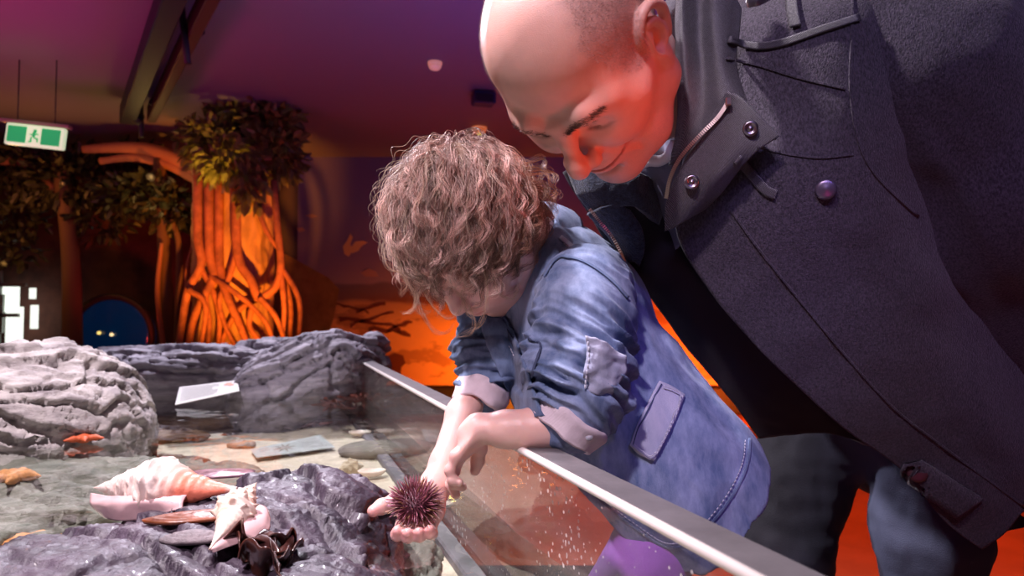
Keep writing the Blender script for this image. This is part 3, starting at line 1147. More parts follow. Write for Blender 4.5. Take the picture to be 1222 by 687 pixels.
rock('rock', 'large submerged green grey slab below the pale boulder', [((-.98, 1.18, .655), (.36, .30, .078)), ((-.72, 1.30, .65), (.26, .22, .06)), ((-1.0, .85, .64), (.30, .30, .07))], .008, M_rocksub, (1, -.1, .12), .018, 17, 44)
rk_front, fv, ff = rock('rock', 'big wet purple rock in the foreground carrying the two white shells', [((-.36, .60, .68), (.20, .33, .095)), ((-.33, .83, .69), (.155, .20, .092)), ((-.17, .60, .66), (.095, .20, .112)), ((-.22, .86, .675), (.085, .12, .105)), ((-.46, .48, .66), (.14, .3, .105)), ((-.50, .66, .66), (.10, .20, .10)), ((-.27, .93, .70), (.10, .075, .082))],
                        .0042, M_rockwet, (.75, -.65, -.05), .0100, 19, 55, cracks=.9, fine=.2)
rock('rock', 'submerged mottled grey skirt of rock right of the purple rock', [((-.175, .86, .635), (.085, .18, .045)), ((-.21, 1.02, .635), (.10, .11, .04))], .006, M_rocksub, (.5, .8, .1), .008, 24, 66)

M_brown = rock_mat('brown_pool_stone', (.16, .085, .045), (.34, .21, .13), .6)
M_tan = rock_mat('tan_pool_stone', (.36, .30, .22), (.56, .49, .38), .7)
M_grey = rock_mat('grey_pebble', (.16, .14, .12), (.27, .24, .20), .65)
M_pinkp = rock_mat('pinkish_pebble', (.34, .20, .13), (.48, .33, .23), .6)


def stone(px, py, rx, ry, rz, label, m, rot=0.0, seed=0, z=SZ, amp=.004, fr=30, name='pebble', cat='pebble'):
    c = PZ(px, py, z)
    cr, sr = math.cos(rot), math.sin(rot)
    R = np.array([[cr, -sr, 0], [sr, cr, 0], [0, 0, 1]])
    o, v, f = rock(name, label, [((c[0], c[1], z + rz * .5), (rx, ry, rz), R)], max(.0025, min(rx, rz) * .14), m, R[:, 0], amp, fr, seed, cat)
    return c


stone(288, 533, .036, .028, .012, 'oval pinkish pebble left of the starfish card', M_pinkp, 0, 1)
stone(446, 543, .088, .052, .024, 'large smooth oval grey pebble beside the acrylic wall', M_grey, .1, 2, amp=.001)
stone(400, 497, .14, .07, .030, 'long layered brown stone near the far boulder', M_brown, .05, 3, amp=.009, fr=26, name='stone', cat='stone')
stone(330, 488, .22, .07, .020, 'dark purple brown stone under water behind the cards', M_brown, .05, 13, amp=.01, fr=26, name='stone', cat='stone')
stone(235, 508, .30, .075, .024, 'long orange brown stone lying below the leaning card', M_brown, .04, 4, amp=.011, fr=20, name='stone', cat='stone')
stone(172, 527, .17, .07, .020, 'dark brown stone right of the submerged slab', M_brown, .2, 5, amp=.01, fr=22, name='stone', cat='stone')
stone(190, 557, .115, .030, .018, 'slim reddish brown stone above the large shell', mat('red_brown_stone', (.14, .06, .035), .5, var=.4, vscale=20, bump=.6, bscale=90), .06, 6, amp=.005, fr=26, name='stone', cat='stone')
stone(128, 574, .15, .085, .016, 'flat pale tan stone behind the large shell', M_tan, .25, 7, amp=.006, fr=20, name='stone', cat='stone')
stone(110, 598, .06, .03, .014, 'small brown stone peeping out left of the large shell', M_brown, .2, 8, amp=.005, name='stone', cat='stone')

# ---- cards
M_card = mat('laminated_white_card', (.86, .86, .84), .25, coat=.4)
M_ink = mat('grey_print', (.42, .42, .42), .6)
M_inkr = mat('red_print', (.6, .28, .2), .6)
M_cardbl = mat('pale_blue_card', (.60, .66, .66), .3, coat=.4)


def card(c4, label, mcard):
    """corners TL, TR, BR, BL; returns a mapper (u right 0..1, v down 0..1) and the thing"""
    TL, TR, BR, BL = [np.array(a) for a in c4]
    n = unit(np.cross(TR - TL, TL - BL))
    if n[2] < 0:
        n = -n
    t_ = thing('information_card', label, 'card', tuple((BL + BR) / 2))

    def uv(u, v, off=0.0):
        return (TL * (1 - u) + TR * u) * (1 - v) + (BL * (1 - u) + BR * u) * v + n * off
    top = [uv(0, 0), uv(1, 0), uv(1, 1), uv(0, 1)]
    bot = [p - n * .0018 for p in top]
    obj('laminate', top + bot, [(3, 2, 1, 0), (4, 5, 6, 7), (0, 1, 5, 4), (1, 2, 6, 5), (2, 3, 7, 6), (3, 0, 4, 7)], mcard, t_, sm=False)

    def rect(u0, v0, u1, v1, off=.0006):
        p = [uv(u0, v0, off), uv(u1, v0, off), uv(u1, v1, off), uv(u0, v1, off)]
        return np.array(p + [x - n * .0004 for x in p]), [(3, 2, 1, 0), (4, 5, 6, 7), (0, 1, 5, 4), (1, 2, 6, 5), (2, 3, 7, 6), (3, 0, 4, 7)]
    return t_, uv, rect


rg = random.Random(2)
cd, uv, rect = card((P(214, 461.6, 1.98), P(283, 453.4, 2.04), P(285.8, 466, 1.95), P(209, 482.6, 1.86)), 'white information card leaning out of the water against the far ledge', M_card)
ls = [rect(.06, .12 + .1 * i, .06 + rg.uniform(.5, .62), .145 + .1 * i) for i in range(8)]
for l_ in ls:
    obj('printed_line', *l_, M_ink, cd, sm=False)
obj('printed_picture', *merge([rect(.80, .14, .90, .34), rect(.84, .30, .93, .42), rect(.76, .22, .82, .30)])[:2], M_inkr, cd, sm=False)
cz = SZ + .012
cd, uv, rect = card((PZ(299, 536, cz), PZ(382, 518.5, cz), PZ(399.7, 533, cz), PZ(306, 545.5, cz)), 'submerged white card printed with a starfish lying on the sand', M_cardbl)
ls = [rect(.62, .14 + .11 * i, .62 + rg.uniform(.26, .32), .17 + .11 * i) for i in range(7)] + [rect(.08, .2 + .12 * i, .22, .23 + .12 * i) for i in range(3)]
for l_ in ls:
    obj('printed_line', *l_, M_ink, cd, sm=False)
sp = []
for i in range(16):
    a = 2 * math.pi * i / 16
    r = .16 if i % 2 == 0 else .055
    sp.append(uv(.40 + r * math.cos(a), .5 + r * 2.6 * math.sin(a), .0008))
sp.append(uv(.40, .5, .0010))
obj('printed_starfish', sp, [((i + 1) % 16, i, 16) for i in range(16)], mat('starfish_print', (.26, .23, .20), .6, var=.4, vscale=90), cd, sm=False)

# ---- starfish and scraps
M_star = mat('orange_starfish_skin', (.72, .30, .10), .6, bump=.8, bscale=300, var=.25, vscale=60)


def starfish(px, py, z, R0, label, rot=0, arms=5):
    c = PZ(px, py, z)
    rr = np.random.RandomState(int(px + py))
    s = SDF(c - R0 * 1.3, c + R0 * 1.3, R0 / 16)
    s.ell(c, (R0 * .34, R0 * .34, R0 * .16), .01)
    for i in range(arms):
        a = rot + 2 * math.pi * i / arms + rr.uniform(-.15, .15)
        L = R0 * rr.uniform(.8, 1.05)
        m_ = c + np.array([math.cos(a), math.sin(a), 0]) * L * .55 + (0, 0, R0 * .03)
        a2 = a + rr.uniform(-.4, .4)
        e = m_ + np.array([math.cos(a2), math.sin(a2), -.05]) * L * .45
        s.chain([c, m_, e], [R0 * .2, R0 * .15, R0 * .055], R0 * .12)
    v, f = s.mesh()
    v = v + normals(v, f) * (noise(v * 300, 3) * R0 * .012)[:, None]
    return tag(obj('starfish', v, f, M_star), label, 'starfish')


starfish(15, 569, .735, .052, 'pale orange starfish on the submerged slab at the left edge', .3)
starfish(142, 511, .742, .038, 'small orange starfish beside the waterline of the pale boulder', .9)
starfish(98, 596, .665, .040, 'pale orange starfish in the sand left of the large shell', .5)
starfish(18, 652, .664, .075, 'larger orange starfish below the submerged slab, bottom left', 1.1, 6)
starfish(100, 523, .760, .036, 'red starfish at the foot of the pale boulder', .2).data.materials[0] = mat('red_starfish_skin', (.55, .10, .03), .6, bump=.6, bscale=300)

# ---- shells
M_shell = mat('white_conch_shell', (.86, .68, .60), .45, bump=.5, bscale=120, color2=(.95, .88, .84), vscale=26, attr=True)
M_shell2 = mat('cream_conch_shell', (.80, .62, .50), .5, bump=.5, bscale=140, color2=(.95, .88, .82), vscale=34, attr=True)
M_nacre = mat('pearly_shell_lip', (.74, .50, .50), .25, coat=.5, var=.08, vscale=30)


def whelk(p0, axis, up, L, R, turns=6, siphon=.45, knobs=9, seed=0, body=.42, flare=1.0, knob_amp=.16, tintf=None):
    """spired shell: spire tip at p0 growing along axis; returns verts, faces, tint"""
    axis = unit(axis)
    up = unit(np.asarray(up) - axis * (np.asarray(up) @ axis))
    sd_ = np.cross(axis, up)
    nu, nv = 72, 150
    V = []
    T = []
    for i in range(nv):
        t = i / (nv - 1)
        # profile: stepped spire, big body whorl, long siphonal canal
        if t < 1 - siphon:
            s = t / (1 - siphon)
            r = R * (s ** 1.15)
            step = (s * turns) % 1
            r *= 1 + .10 * (step ** 2 - .4) * (1 if s < .93 else .3)
        else:
            s = (t - (1 - siphon)) / siphon
            r = R * ((1 - s) ** 1.55 * (1 - .12) + .12 * (1 - .5 * s))
        for j in range(nu):
            a = 2 * math.pi * j / nu
            k = 1.0
            if t < 1 - siphon * .85:
                ss = t / (1 - siphon)
                ph = ((ss * turns) % 1)
                k += knob_amp * max(0, math.cos(a * knobs)) ** 3 * math.exp(-((ph - .55) / .22) ** 2) * min(1, ss * 2)
            tw = a + t * 5
            off = .10 * R * math.sin(3 * t) * math.cos(a)
            k += .02 * math.sin(t * 130)
            p = np.array(p0) + axis * (L * t) + (up * math.cos(tw) + sd_ * math.sin(tw)) * r * k + up * off
            V.append(p)
            T.append((t, a, r))
    F_ = []
    for i in range(nv - 1):
        for j in range(nu):
            j2 = (j + 1) % nu
            F_.append((i * nu + j, i * nu + j2, (i + 1) * nu + j2, (i + 1) * nu + j))
    F_.append(tuple(range(nu))[::-1])
    F_.append(tuple((nv - 1) * nu + j for j in range(nu)))
    V = np.array(V)
    V += (V - (np.array(p0) + np.outer((V - p0) @ axis, axis))) * (noise(V * 55, seed) * .10)[:, None]
    T = np.array(T)
    C = np.ones((len(V), 3))
    if tintf:
        C = tintf(T)
    return V, F_, C


def tint_big(T):
    t = T[:, 0]
    pk = np.clip((t - .56) / .12, 0, 1)[:, None]
    c = np.array([1, .97, .95]) * (1 - pk) + np.array([.92, .30, .20]) * pk
    st = (np.sin(t * 60 + np.sin(T[:, 1] * 5)) > .8)[:, None] * (t < .55)[:, None]
    e = np.clip((t - .93) / .05, 0, 1)[:, None]
    c = c * (1 - e) + np.array([.95, .85, .82]) * e
    return c * (1 - .22 * st * np.array([.2, .8, .9]))


fc = raycaster((fv, ff))


def on_front(px, py, off=0.0):
    p = fc(px, py, off)
    return p if p is not None else PZ(px, py, .77)


a0, a1 = on_front(110, 604) + (0, 0, .022), on_front(282, 596) + (0, 0, .012)
print('shell1', a0, a1)
sh = thing('conch_shell', 'large white conch shell with long salmon pink spout lying on the purple rock', 'shell', tuple(on_front(180, 615)))
V, Fq, C = whelk(a0, a1 - a0, (0, 0, 1), np.linalg.norm(a1 - a0), .041, 5, .50, 10, 1, tintf=tint_big, knob_amp=.10)
obj('shell_body', V, Fq, M_shell, sh, colors=C)
ax_ = unit(a1 - a0)
lo_ = np.cross(ax_, (0, 0, 1))
sgn = -1 if lo_[1] > 0 else 1
lo_ = lo_ * sgn
L_ = np.linalg.norm(a1 - a0)
Gs = net([[a0 + ax_ * L_ * .10 + lo_ * .024, a0 + ax_ * L_ * .30 + lo_ * .034, a0 + ax_ * L_ * .50 + lo_ * .03, a0 + ax_ * L_ * .72 + lo_ * .012],
          [a0 + ax_ * L_ * .14 + lo_ * .034 - (0, 0, .010), a0 + ax_ * L_ * .34 + lo_ * .042 - (0, 0, .008), a0 + ax_ * L_ * .52 + lo_ * .040 - (0, 0, .006), a0 + ax_ * L_ * .74 + lo_ * .026 - (0, 0, .006)],
          [a0 + ax_ * L_ * .22 + lo_ * .030 - (0, 0, .026), a0 + ax_ * L_ * .38 + lo_ * .042 - (0, 0, .026), a0 + ax_ * L_ * .55 + lo_ * .034 - (0, 0, .024), a0 + ax_ * L_ * .76 + lo_ * .036 - (0, 0, .012)]], 30, 20)
obj('flared_lip', *sheet(Gs, .003, lambda v: fbm(v * 60, 2, 4) * .0016), M_nacre, sh)

b1, b0 = on_front(250, 668) + (0, 0, .010), on_front(306, 612) + (0, 0, .034)
sh = thing('conch_shell', 'smaller spiky white conch shell with flared mouth above the kelp', 'shell', tuple(on_front(280, 640)))
V, Fq, C = whelk(b0, b1 - b0, (0, 0, 1), np.linalg.norm(b1 - b0), .021, 5, .50, 9, 2, tintf=lambda T: np.ones((len(T), 3)) * (1, .93, .88), knob_amp=.30)
obj('shell_body', V, Fq, M_shell2, sh, colors=C)
ax_ = unit(b1 - b0)
lo_ = unit(np.cross(ax_, (0, 0, 1)))
if lo_[0] < 0:
    lo_ = -lo_
L_ = np.linalg.norm(b1 - b0)
Gs = net([[b0 + ax_ * L_ * .34 + lo_ * .012, b0 + ax_ * L_ * .55 + lo_ * .012, b0 + ax_ * L_ * .75 + lo_ * .006, b0 + ax_ * L_ * 1.0],
          [b0 + ax_ * L_ * .38 + lo_ * .026 - (0, 0, .002), b0 + ax_ * L_ * .56 + lo_ * .029 - (0, 0, .004), b0 + ax_ * L_ * .76 + lo_ * .014 - (0, 0, .004), b0 + ax_ * L_ * 1.0 + lo_ * .003],
          [b0 + ax_ * L_ * .44 + lo_ * .034 - (0, 0, .010), b0 + ax_ * L_ * .58 + lo_ * .036 - (0, 0, .014), b0 + ax_ * L_ * .78 + lo_ * .018 - (0, 0, .010), b0 + ax_ * L_ * 1.0 + lo_ * .004 - (0, 0, .003)]], 24, 16)
obj('flared_lip', *sheet(Gs, .0025, lambda v: fbm(v * 80, 2, 4) * .0008), M_nacre, sh)


def plate(px0, py0, rx, ry, label, m, name, cat, rise=.006, seed=0, tiltf=0, castf=None, rim=None, rot=0.0, cup=0.0, z=None):
    c = castf(px0, py0) if castf else PZ(px0, py0, z)
    V, Fq = [], []
    nr, na = 12, 40
    rr = np.random.RandomState(seed)
    ph = rr.uniform(0, 6, 4)
    for i in range(nr + 1):
        for j in range(na):
            a = 2 * math.pi * j / na
            k = i / nr
            w = 1 + .05 * math.sin(2 * a + ph[0]) + .03 * math.sin(5 * a + ph[1])
            x, y = rx * k * w * math.cos(a), ry * k * w * math.sin(a)
            zz = rise * (1 - k * k) + cup * k ** 3 + .0006 * math.sin(k * 25)
            V.append((x * math.cos(rot) - y * math.sin(rot), x * math.sin(rot) + y * math.cos(rot), zz))
    for i in range(nr):
        for j in range(na):
            j2 = (j + 1) % na
            Fq.append((i * na + j, (i + 1) * na + j, (i + 1) * na + j2, i * na + j2))
    n0 = len(V)
    for i in range(nr + 1):
        for j in range(na):
            x, y, zz = V[i * na + j]
            V.append((x * .97, y * .97, zz - .0035))
    for i in range(nr):
        for j in range(na):
            j2 = (j + 1) % na
            Fq.append((n0 + i * na + j, n0 + i * na + j2, n0 + (i + 1) * na + j2, n0 + (i + 1) * na + j))
    for j in range(na):
        j2 = (j + 1) % na
        Fq.append((nr * na + j, n0 + nr * na + j, n0 + nr * na + j2, nr * na + j2))
    V = np.array(V) + c + (0, 0, .004)
    C = None
    o = obj(name, V, Fq, m)
    return tag(o, label, cat), c


M_aba = mat('dark_abalone', (.12, .045, .06), .3, color2=(.30, .16, .20), vscale=40, bump=.6, bscale=80, coat=.5)
plate(262, 570, .048, .026, 'flat dark red abalone shell behind the white shells', M_aba, 'abalone_shell', 'shell', .006, 1, castf=on_front, rot=.15, cup=.004)
M_slate = mat('flat_grey_stone', (.17, .14, .15), .6, var=.3, vscale=60, bump=.7, bscale=200)
plate(230, 646, .030, .014, 'small flat grey stone between the two white shells', M_slate, 'pebble', 'pebble', .007, 2, castf=on_front, rot=.2)
M_algae = mat('red_brown_weed_film', (.20, .055, .02), .3, var=.4, vscale=40, coat=.4, bump=.5, bscale=60)
plate(236, 619, .050, .020, 'reddish brown weed patch under the pink spout of the shell', M_algae, 'seaweed', 'seaweed', .003, 5, castf=on_front, rot=.3)
M_dish = mat('pink_white_dish_shell', (.80, .62, .52), .4, color2=(.88, .78, .70), vscale=50, coat=.3)
plate(430, 518.5, .032, .022, 'small white dish shell on the sand near the far corner', M_dish, 'dish_shell', 'shell', -.006, 3, rot=.1, cup=.006, z=SZ + .008)
plate(444, 566, .030, .017, 'open pink rimmed dish shell beside the hermit shell', M_dish, 'dish_shell', 'shell', -.006, 4, rot=.1, cup=.006, z=SZ + .010)
plate(532, 604, .014, .010, 'tiny white shell on the sand right of the open hand', M_dish, 'dish_shell', 'shell', -.002, 6, rot=.1, cup=.003, z=SZ + .008)
hs = thing('hermit_crab_shell', 'small tan whelk shell with a red crab claw on the sand', 'shell', tuple(PZ(415, 563, SZ)))
h0, h1 = PZ(400, 562, SZ + .022), PZ(432, 556, SZ + .016)
V, Fq, C = whelk(h0, h1 - h0, (0, 0, 1), np.linalg.norm(h1 - h0) * 1.05, .021, 4, .42, 7, 9, knob_amp=.35)
obj('shell_body', V, Fq, mat('tan_whelk_shell', (.42, .34, .22), .6, color2=(.62, .54, .40), vscale=40, bump=.6, bscale=120), hs)
s = SDF(PZ(433, 560, SZ) - .03, PZ(433, 560, SZ) + .04, .0016)
q0 = PZ(431, 559, SZ + .014)
s.chain([q0, q0 + (.008, -.002, .004), q0 + (.012, -.008, -.002)], [.005, .005, .003], .003)
s.chain([q0 + (0, 0, .003), q0 + (.004, .004, .012)], [.004, .003], .003)
v, f = s.mesh()
obj('claw', v, f, mat('red_claw', (.75, .10, .03), .4), hs)

# weed tufts on the bottom
M_weedp = mat('red_brown_seaweed', (.16, .05, .04), .5, var=.4, vscale=40)
rr = np.random.RandomState(8)


def tuft(spots, label):
    parts = []
    for (px, py, z, n, L) in spots:
        for i in range(n):
            c = PZ(px + rr.uniform(-10, 10), py + rr.uniform(-3, 3), z)
            pts = [c]
            d = unit(rr.normal(size=3) * (1, 1, .3))
            for k in range(6):
                d = unit(d + rr.normal(size=3) * .5 * (1, 1, .4))
                pts.append(pts[-1] + d * L / 6)
            pts = np.array(pts)
            pts[:, 2] = np.clip(pts[:, 2], SZ + .004, .752)
            parts.append(tube(pts, [.004, .005, .005, .004, .004, .003, .001], 5, flat=.4))
    o = obj('seaweed', *merge(parts)[:2], M_weedp)
    return tag(o, label, 'seaweed')


tuft([(395, 482, .735, 26, .05), (425, 474, .74, 30, .05), (410, 470, .745, 20, .04)], 'dark red weed floating at the foot of the far corner boulder')
tuft([(378, 494, SZ + .02, 20, .07), (372, 505, SZ + .015, 14, .05)], 'brown weed sprig left of the layered brown stone')

# kelp: curled brown ribbons at the bottom of the front rock
M_kelp = mat('wet_brown_kelp', (.030, .010, .010), .3, color2=(.10, .028, .016), vscale=26, coat=.3)
kp = thing('kelp', 'wet curled brown kelp fronds below the smaller shell', 'kelp', tuple(on_front(310, 670)))
for i, (xa, ya, xb, yb, w) in enumerate(((268, 652, 330, 662, .017), (276, 664, 346, 674, .019), (300, 656, 356, 662, .016), (286, 678, 340, 686, .018), (322, 672, 360, 664, .014))):
    ca, cb = on_front(xa, ya), on_front(xb, yb)
    rows = []
    for u in np.linspace(0, 1, 30):
        c = ca * (1 - u) + cb * u + np.array([.004 * math.sin(9 * u + i), .006 * math.sin(11 * u + 2 * i), .005 + .009 * abs(math.sin(5.5 * u + i * 1.3))])
        tw = .9 * math.sin(5 * u + i * 2)
        e = np.array([.25, -math.cos(tw), .45 + math.sin(tw)]) * w * math.sin(math.pi * (.12 + .76 * u)) ** .6
        rows.append([c - e, c - e * .3 + (0, 0, .003), c + e * .3 - (0, 0, .002), c + e])
    G_ = net(rows, 12, 70)
    obj('frond', *sheet(G_, .0014, lambda v: noise(v * 80, i) * .0016), M_kelp, kp)

# ================================================================== PEOPLE: shared builders


def rot3(rx, ry, rz):
    cx, sx = math.cos(rx), math.sin(rx)
    cy, sy = math.cos(ry), math.sin(ry)
    cz, sz = math.cos(rz), math.sin(rz)
    return np.array([[cz, -sz, 0], [sz, cz, 0], [0, 0, 1]]) @ np.array([[cy, 0, sy], [0, 1, 0], [-sy, 0, cy]]) @ np.array([[1, 0, 0], [0, cx, -sx], [0, sx, cx]])


def gauss(v, c, r):
    return np.exp(-(((v - np.array(c)) / np.array(r)) ** 2).sum(1))


def ear(s, x, y, z, sc, k):
    """outer ear on the left (+y) side; x forward, z up"""
    q = lambda a, b, c: (x + a * sc, y + b * sc, z + c * sc)
    s.ell(q(-.006, .006, .004), (.016 * sc, .0045 * sc, .028 * sc), .006 * sc, R=rot3(0, -.15, .30))
    hx = [q(.010, .002, .004), q(.013, .004, .018), q(.008, .008, .030), q(-.004, .012, .036), q(-.016, .015, .031), q(-.023, .016, .017), q(-.022, .014, .002), q(-.016, .011, -.012)]
    hx = spline(hx, 20)
    s.chain([tuple(p) for p in hx], [.0042 * sc] * 20, .0025 * sc)
    s.ell(q(-.003, .006, -.024), (.009 * sc, .005 * sc, .011 * sc), .006 * sc)
    ah = spline([q(-.001, .011, .024), q(-.010, .012, .016), q(-.013, .012, .002), q(-.008, .011, -.010)], 10)
    s.chain([tuple(p) for p in ah], [.0032 * sc] * 10, .003 * sc)
    s.ell(q(.000, .013, .000), (.0085 * sc, .0085 * sc, .0115 * sc), .003 * sc, '-', R=rot3(0, -.15, .25))
    s.ell(q(.001, .004, -.002), (.004 * sc, .010 * sc, .004 * sc), .002 * sc, '-')
    s.ell(q(.010, .004, -.001), (.0035 * sc, .004 * sc, .006 * sc), .003 * sc)


def head_adult(h=.0014):
    s = SDF((-.125, -.105, -.19), (.142, .118, .158), h)
    s.ell((-.010, 0, .048), (.091, .076, .084), .02)
    s.ell((.024, 0, .054), (.062, .062, .064), .03)
    s.ell((-.045, 0, .03), (.058, .062, .068), .03)
    # face mass and jaw
    s.ell((.040, 0, -.035), (.056, .054, .070), .03)
    for sg in (-1, 1):
        s.chain([(.000, sg * .062, -.015), (.006, sg * .057, -.055), (.045, sg * .036, -.092), (.076, sg * .010, -.102)], [.014, .016, .017, .016], .03)
        s.ell((.062, sg * .043, -.026), (.026, .022, .024), .022)       # cheek, pushed up by the smile
        s.chain([(.082, sg * .030, -.018), (.050, sg * .054, -.008), (.012, sg * .062, .002)], [.011, .011, .009], .028)
        s.ell((.050, sg * .045, .016), (.034, .021, .030), .022)       # temple
        s.chain([(.097, sg * .010, .020), (.090, sg * .030, .027), (.076, sg * .048, .022)], [.0066, .0066, .005], .020)  # brow
    s.ell((.077, 0, -.105), (.020, .022, .018), .018)
    s.ell((.078, 0, -.060), (.0215, .030, .026), .02)
    # eye sockets, lids
    for sg in (-1, 1):
        s.ell((.101, sg * .030, .006), (.0155, .017, .010), .012, '-')
        s.ell((.0745, sg * .032, .003), (.0150, .0165, .0135), .003)
        s.cap((.0895, sg * .024, -.003), (.083, sg * .045, -.001), .0012, .0009, .0012, '-')   # lash line, eyes lowered
        s.cap((.0885, sg * .022, .0105), (.0800, sg * .047, .0095), .0012, .0010, .0015, '-')  # lid fold
        for a, b in ((.006, .012), (-.002, .000), (-.010, -.011)):
            s.cap((.073, sg * .052, .001 + a * .5), (.060, sg * .062, b * .9), .0010, .0006, .0015, '-')  # crow's feet
    # nose
    s.chain([(.094, 0, .016), (.103, 0, .002), (.1185, 0, -.022), (.1205, 0, -.030)], [.0080, .0075, .0090, .0110], .010)
    for sg in (-1, 1):
        s.ell((.107, sg * .0140, -.032), (.0115, .0082, .0088), .006)
        s.ell((.110, sg * .0070, -.0425), (.0050, .0036, .0050), .002, '-')
        # nasolabial fold
        f = spline([(.101, sg * .021, -.030), (.096, sg * .030, -.045), (.084, sg * .040, -.062), (.075, sg * .042, -.075)], 9)
        s.chain([tuple(p) for p in f], [.0014, .0018, .002, .002, .002, .002, .0018, .0014, .001], .008, '-')
    # mouth: wide closed smile
    lips_u = spline([(.081, -.034, -.0535), (.097, -.016, -.0605), (.1015, 0, -.0625), (.097, .016, -.0605), (.081, .034, -.0535)], 17)
    s.chain([tuple(p + (0, 0, .0022)) for p in lips_u], [.0015 + .0022 * math.sin(math.pi * i / 16) for i in range(17)], .005)
    s.chain([tuple(p + (-.0012, 0, -.0058)) for p in lips_u[2:15]], [.0018 + .0030 * math.sin(math.pi * i / 12) for i in range(13)], .005)
    s.chain([tuple(p + (.0030, 0, -.0018)) for p in lips_u], [.0019] * 17, .0016, '-')
    for sg in (-1, 1):
        s.ell((.080, sg * .037, -.051), (.004, .003, .004), .005, '-')
    s.ell((.094, 0, -.083), (.006, .014, .004), .010, '-')
    s.ell((.012, .050, -.03), (.03, .016, .035), .02)
    ear(s, .006, .069, .000, 1.14, 0)
    # right ear, mirrored
    e = SDF((-.05, .055, -.05), (.035, .105, .06), h)
    ear(e, .006, .069, .000, 1.14, 0)
    # neck
    s.chain([(-.03, 0, .0), (-.045, 0, -.08), (-.055, 0, -.20)], [.056, .045, .052], .03)
    s.cap((.01, 0, -.10), (-.02, 0, -.18), .030, .030, .03)
    v, f = s.mesh()
    ve, fe = e.mesh()
    ve = ve * (1, -1, 1)
    fe = fe[:, ::-1]
    v = smooth(v, f, 2, .4)
    return v, f, ve, fe


MR = rot3(-.10142, 1.28749, 3.93525)
MS = 1.035
MQ = np.array([1.002, 1.06, .950])
MT = np.array([.07394, .71477, .26983]) * MS + (.004, 0, .006) + (0, 0, CAMZ)


def man_w(v):
    return (np.asarray(v, float) * MQ * MS) @ MR.T + MT


hv, hf, ev, ef = head_adult()


def skin_tint(v, c0, child=False):
    n = fbm(v * 60, 3, 12)
    C = np.tile(np.array(c0), (len(v), 1)) * (1 + .05 * n)[:, None]
    return C


SK = np.array([.72, .41, .345])
C = skin_tint(hv, SK)
# flush, lips, brows and cropped hair carry their own pigment
def blend(C, w, col):
    w = np.clip(w, 0, 1)[:, None]
    return C * (1 - w) + np.array(col) * w


for sg in (-1, 1):
    C = blend(C, .45 * gauss(hv, (.066, sg * .045, -.03), (.028, .025, .025)), (.74, .32, .25))
    br = spline([(.104, sg * .010, .020), (.098, sg * .026, .028), (.085, sg * .045, .028)], 9)
    w = np.max([gauss(hv, p, (.010, .0052, .0042)) for p in br], 0)
    C = blend(C, .35 * w * (fbm(hv * 500, 2, 3) * .25 + .9), (.17, .095, .07))
    C = blend(C, .8 * np.max([gauss(hv, p, (.006, .004, .0016)) for p in spline([(.0895, sg * .022, -.003), (.086, sg * .035, -.0045), (.082, sg * .046, -.001)], 9)], 0), (.12, .06, .05))
C = blend(C, .85 * np.max([gauss(hv, p, (.006, .004, .0016)) for p in spline([(.084, -.034, -.0555), (.100, -.016, -.0625), (.1045, 0, -.0645), (.100, .016, -.0625), (.084, .034, -.0555)], 15)], 0), (.16, .05, .05))  # shade in the mouth groove tinted into the skin
C = blend(C, .4 * gauss(hv, (.118, 0, -.03), (.02, .02, .016)), (.76, .33, .25))
lips = spline([(.082, -.033, -.056), (.097, -.016, -.063), (.1015, 0, -.066), (.097, .016, -.063), (.082, .033, -.056)], 13)
C = blend(C, .8 * np.max([gauss(hv, p, (.009, .004, .0045)) for p in lips], 0), (.55, .17, .17))
# stubble hair: sides and back, receding over the top
x, y, z = hv.T
xh = np.interp(z, [-.02, 0, .015, .034, .063, .083, .101, .115, .130, .15], [.0, .018, .048, .058, .063, .057, .042, .025, -.01, -.05])
hair_m = 1 / (1 + np.exp(-((xh - x) / .004 + noise(hv * 60, 8) * 1.5)))
hair_m *= 1 / (1 + np.exp(-((z + .032 + np.clip(x + .01, 0, 1) * .4) / .005)))
hair_m *= 1 - .85 * gauss(hv, (-.02, 0, .15), (.06, .05, .05))
earm = np.clip(gauss(hv, (-.008, .088, .005), (.026, .013, .036)) * 3 + gauss(hv, (-.008, -.088, .005), (.026, .013, .036)) * 3, 0, 1)
hair_m = hair_m * (1 - earm)
C = blend(C, hair_m * (.52 + .35 * noise(hv * 700, 5)), (.24, .14, .14))
beard = np.clip(gauss(hv, (.05, .03, -.08), (.05, .05, .035)) + gauss(hv, (.05, -.03, -.08), (.05, .05, .035)), 0, 1)
C = blend(C, beard * (.16 + .25 * noise(hv * 1100, 6)), (.36, .24, .22))
M_skin = mat('skin', (1, 1, 1), .42, sss=.25, attr=True, bump=.25, bscale=900, var=.03, vscale=90, spec=.45)
man = thing('person', 'smiling bald man in dark wool jacket leaning over the child and the pool', 'person', tuple(P(1040, 600, 1.25) * (1, 1, 0)))
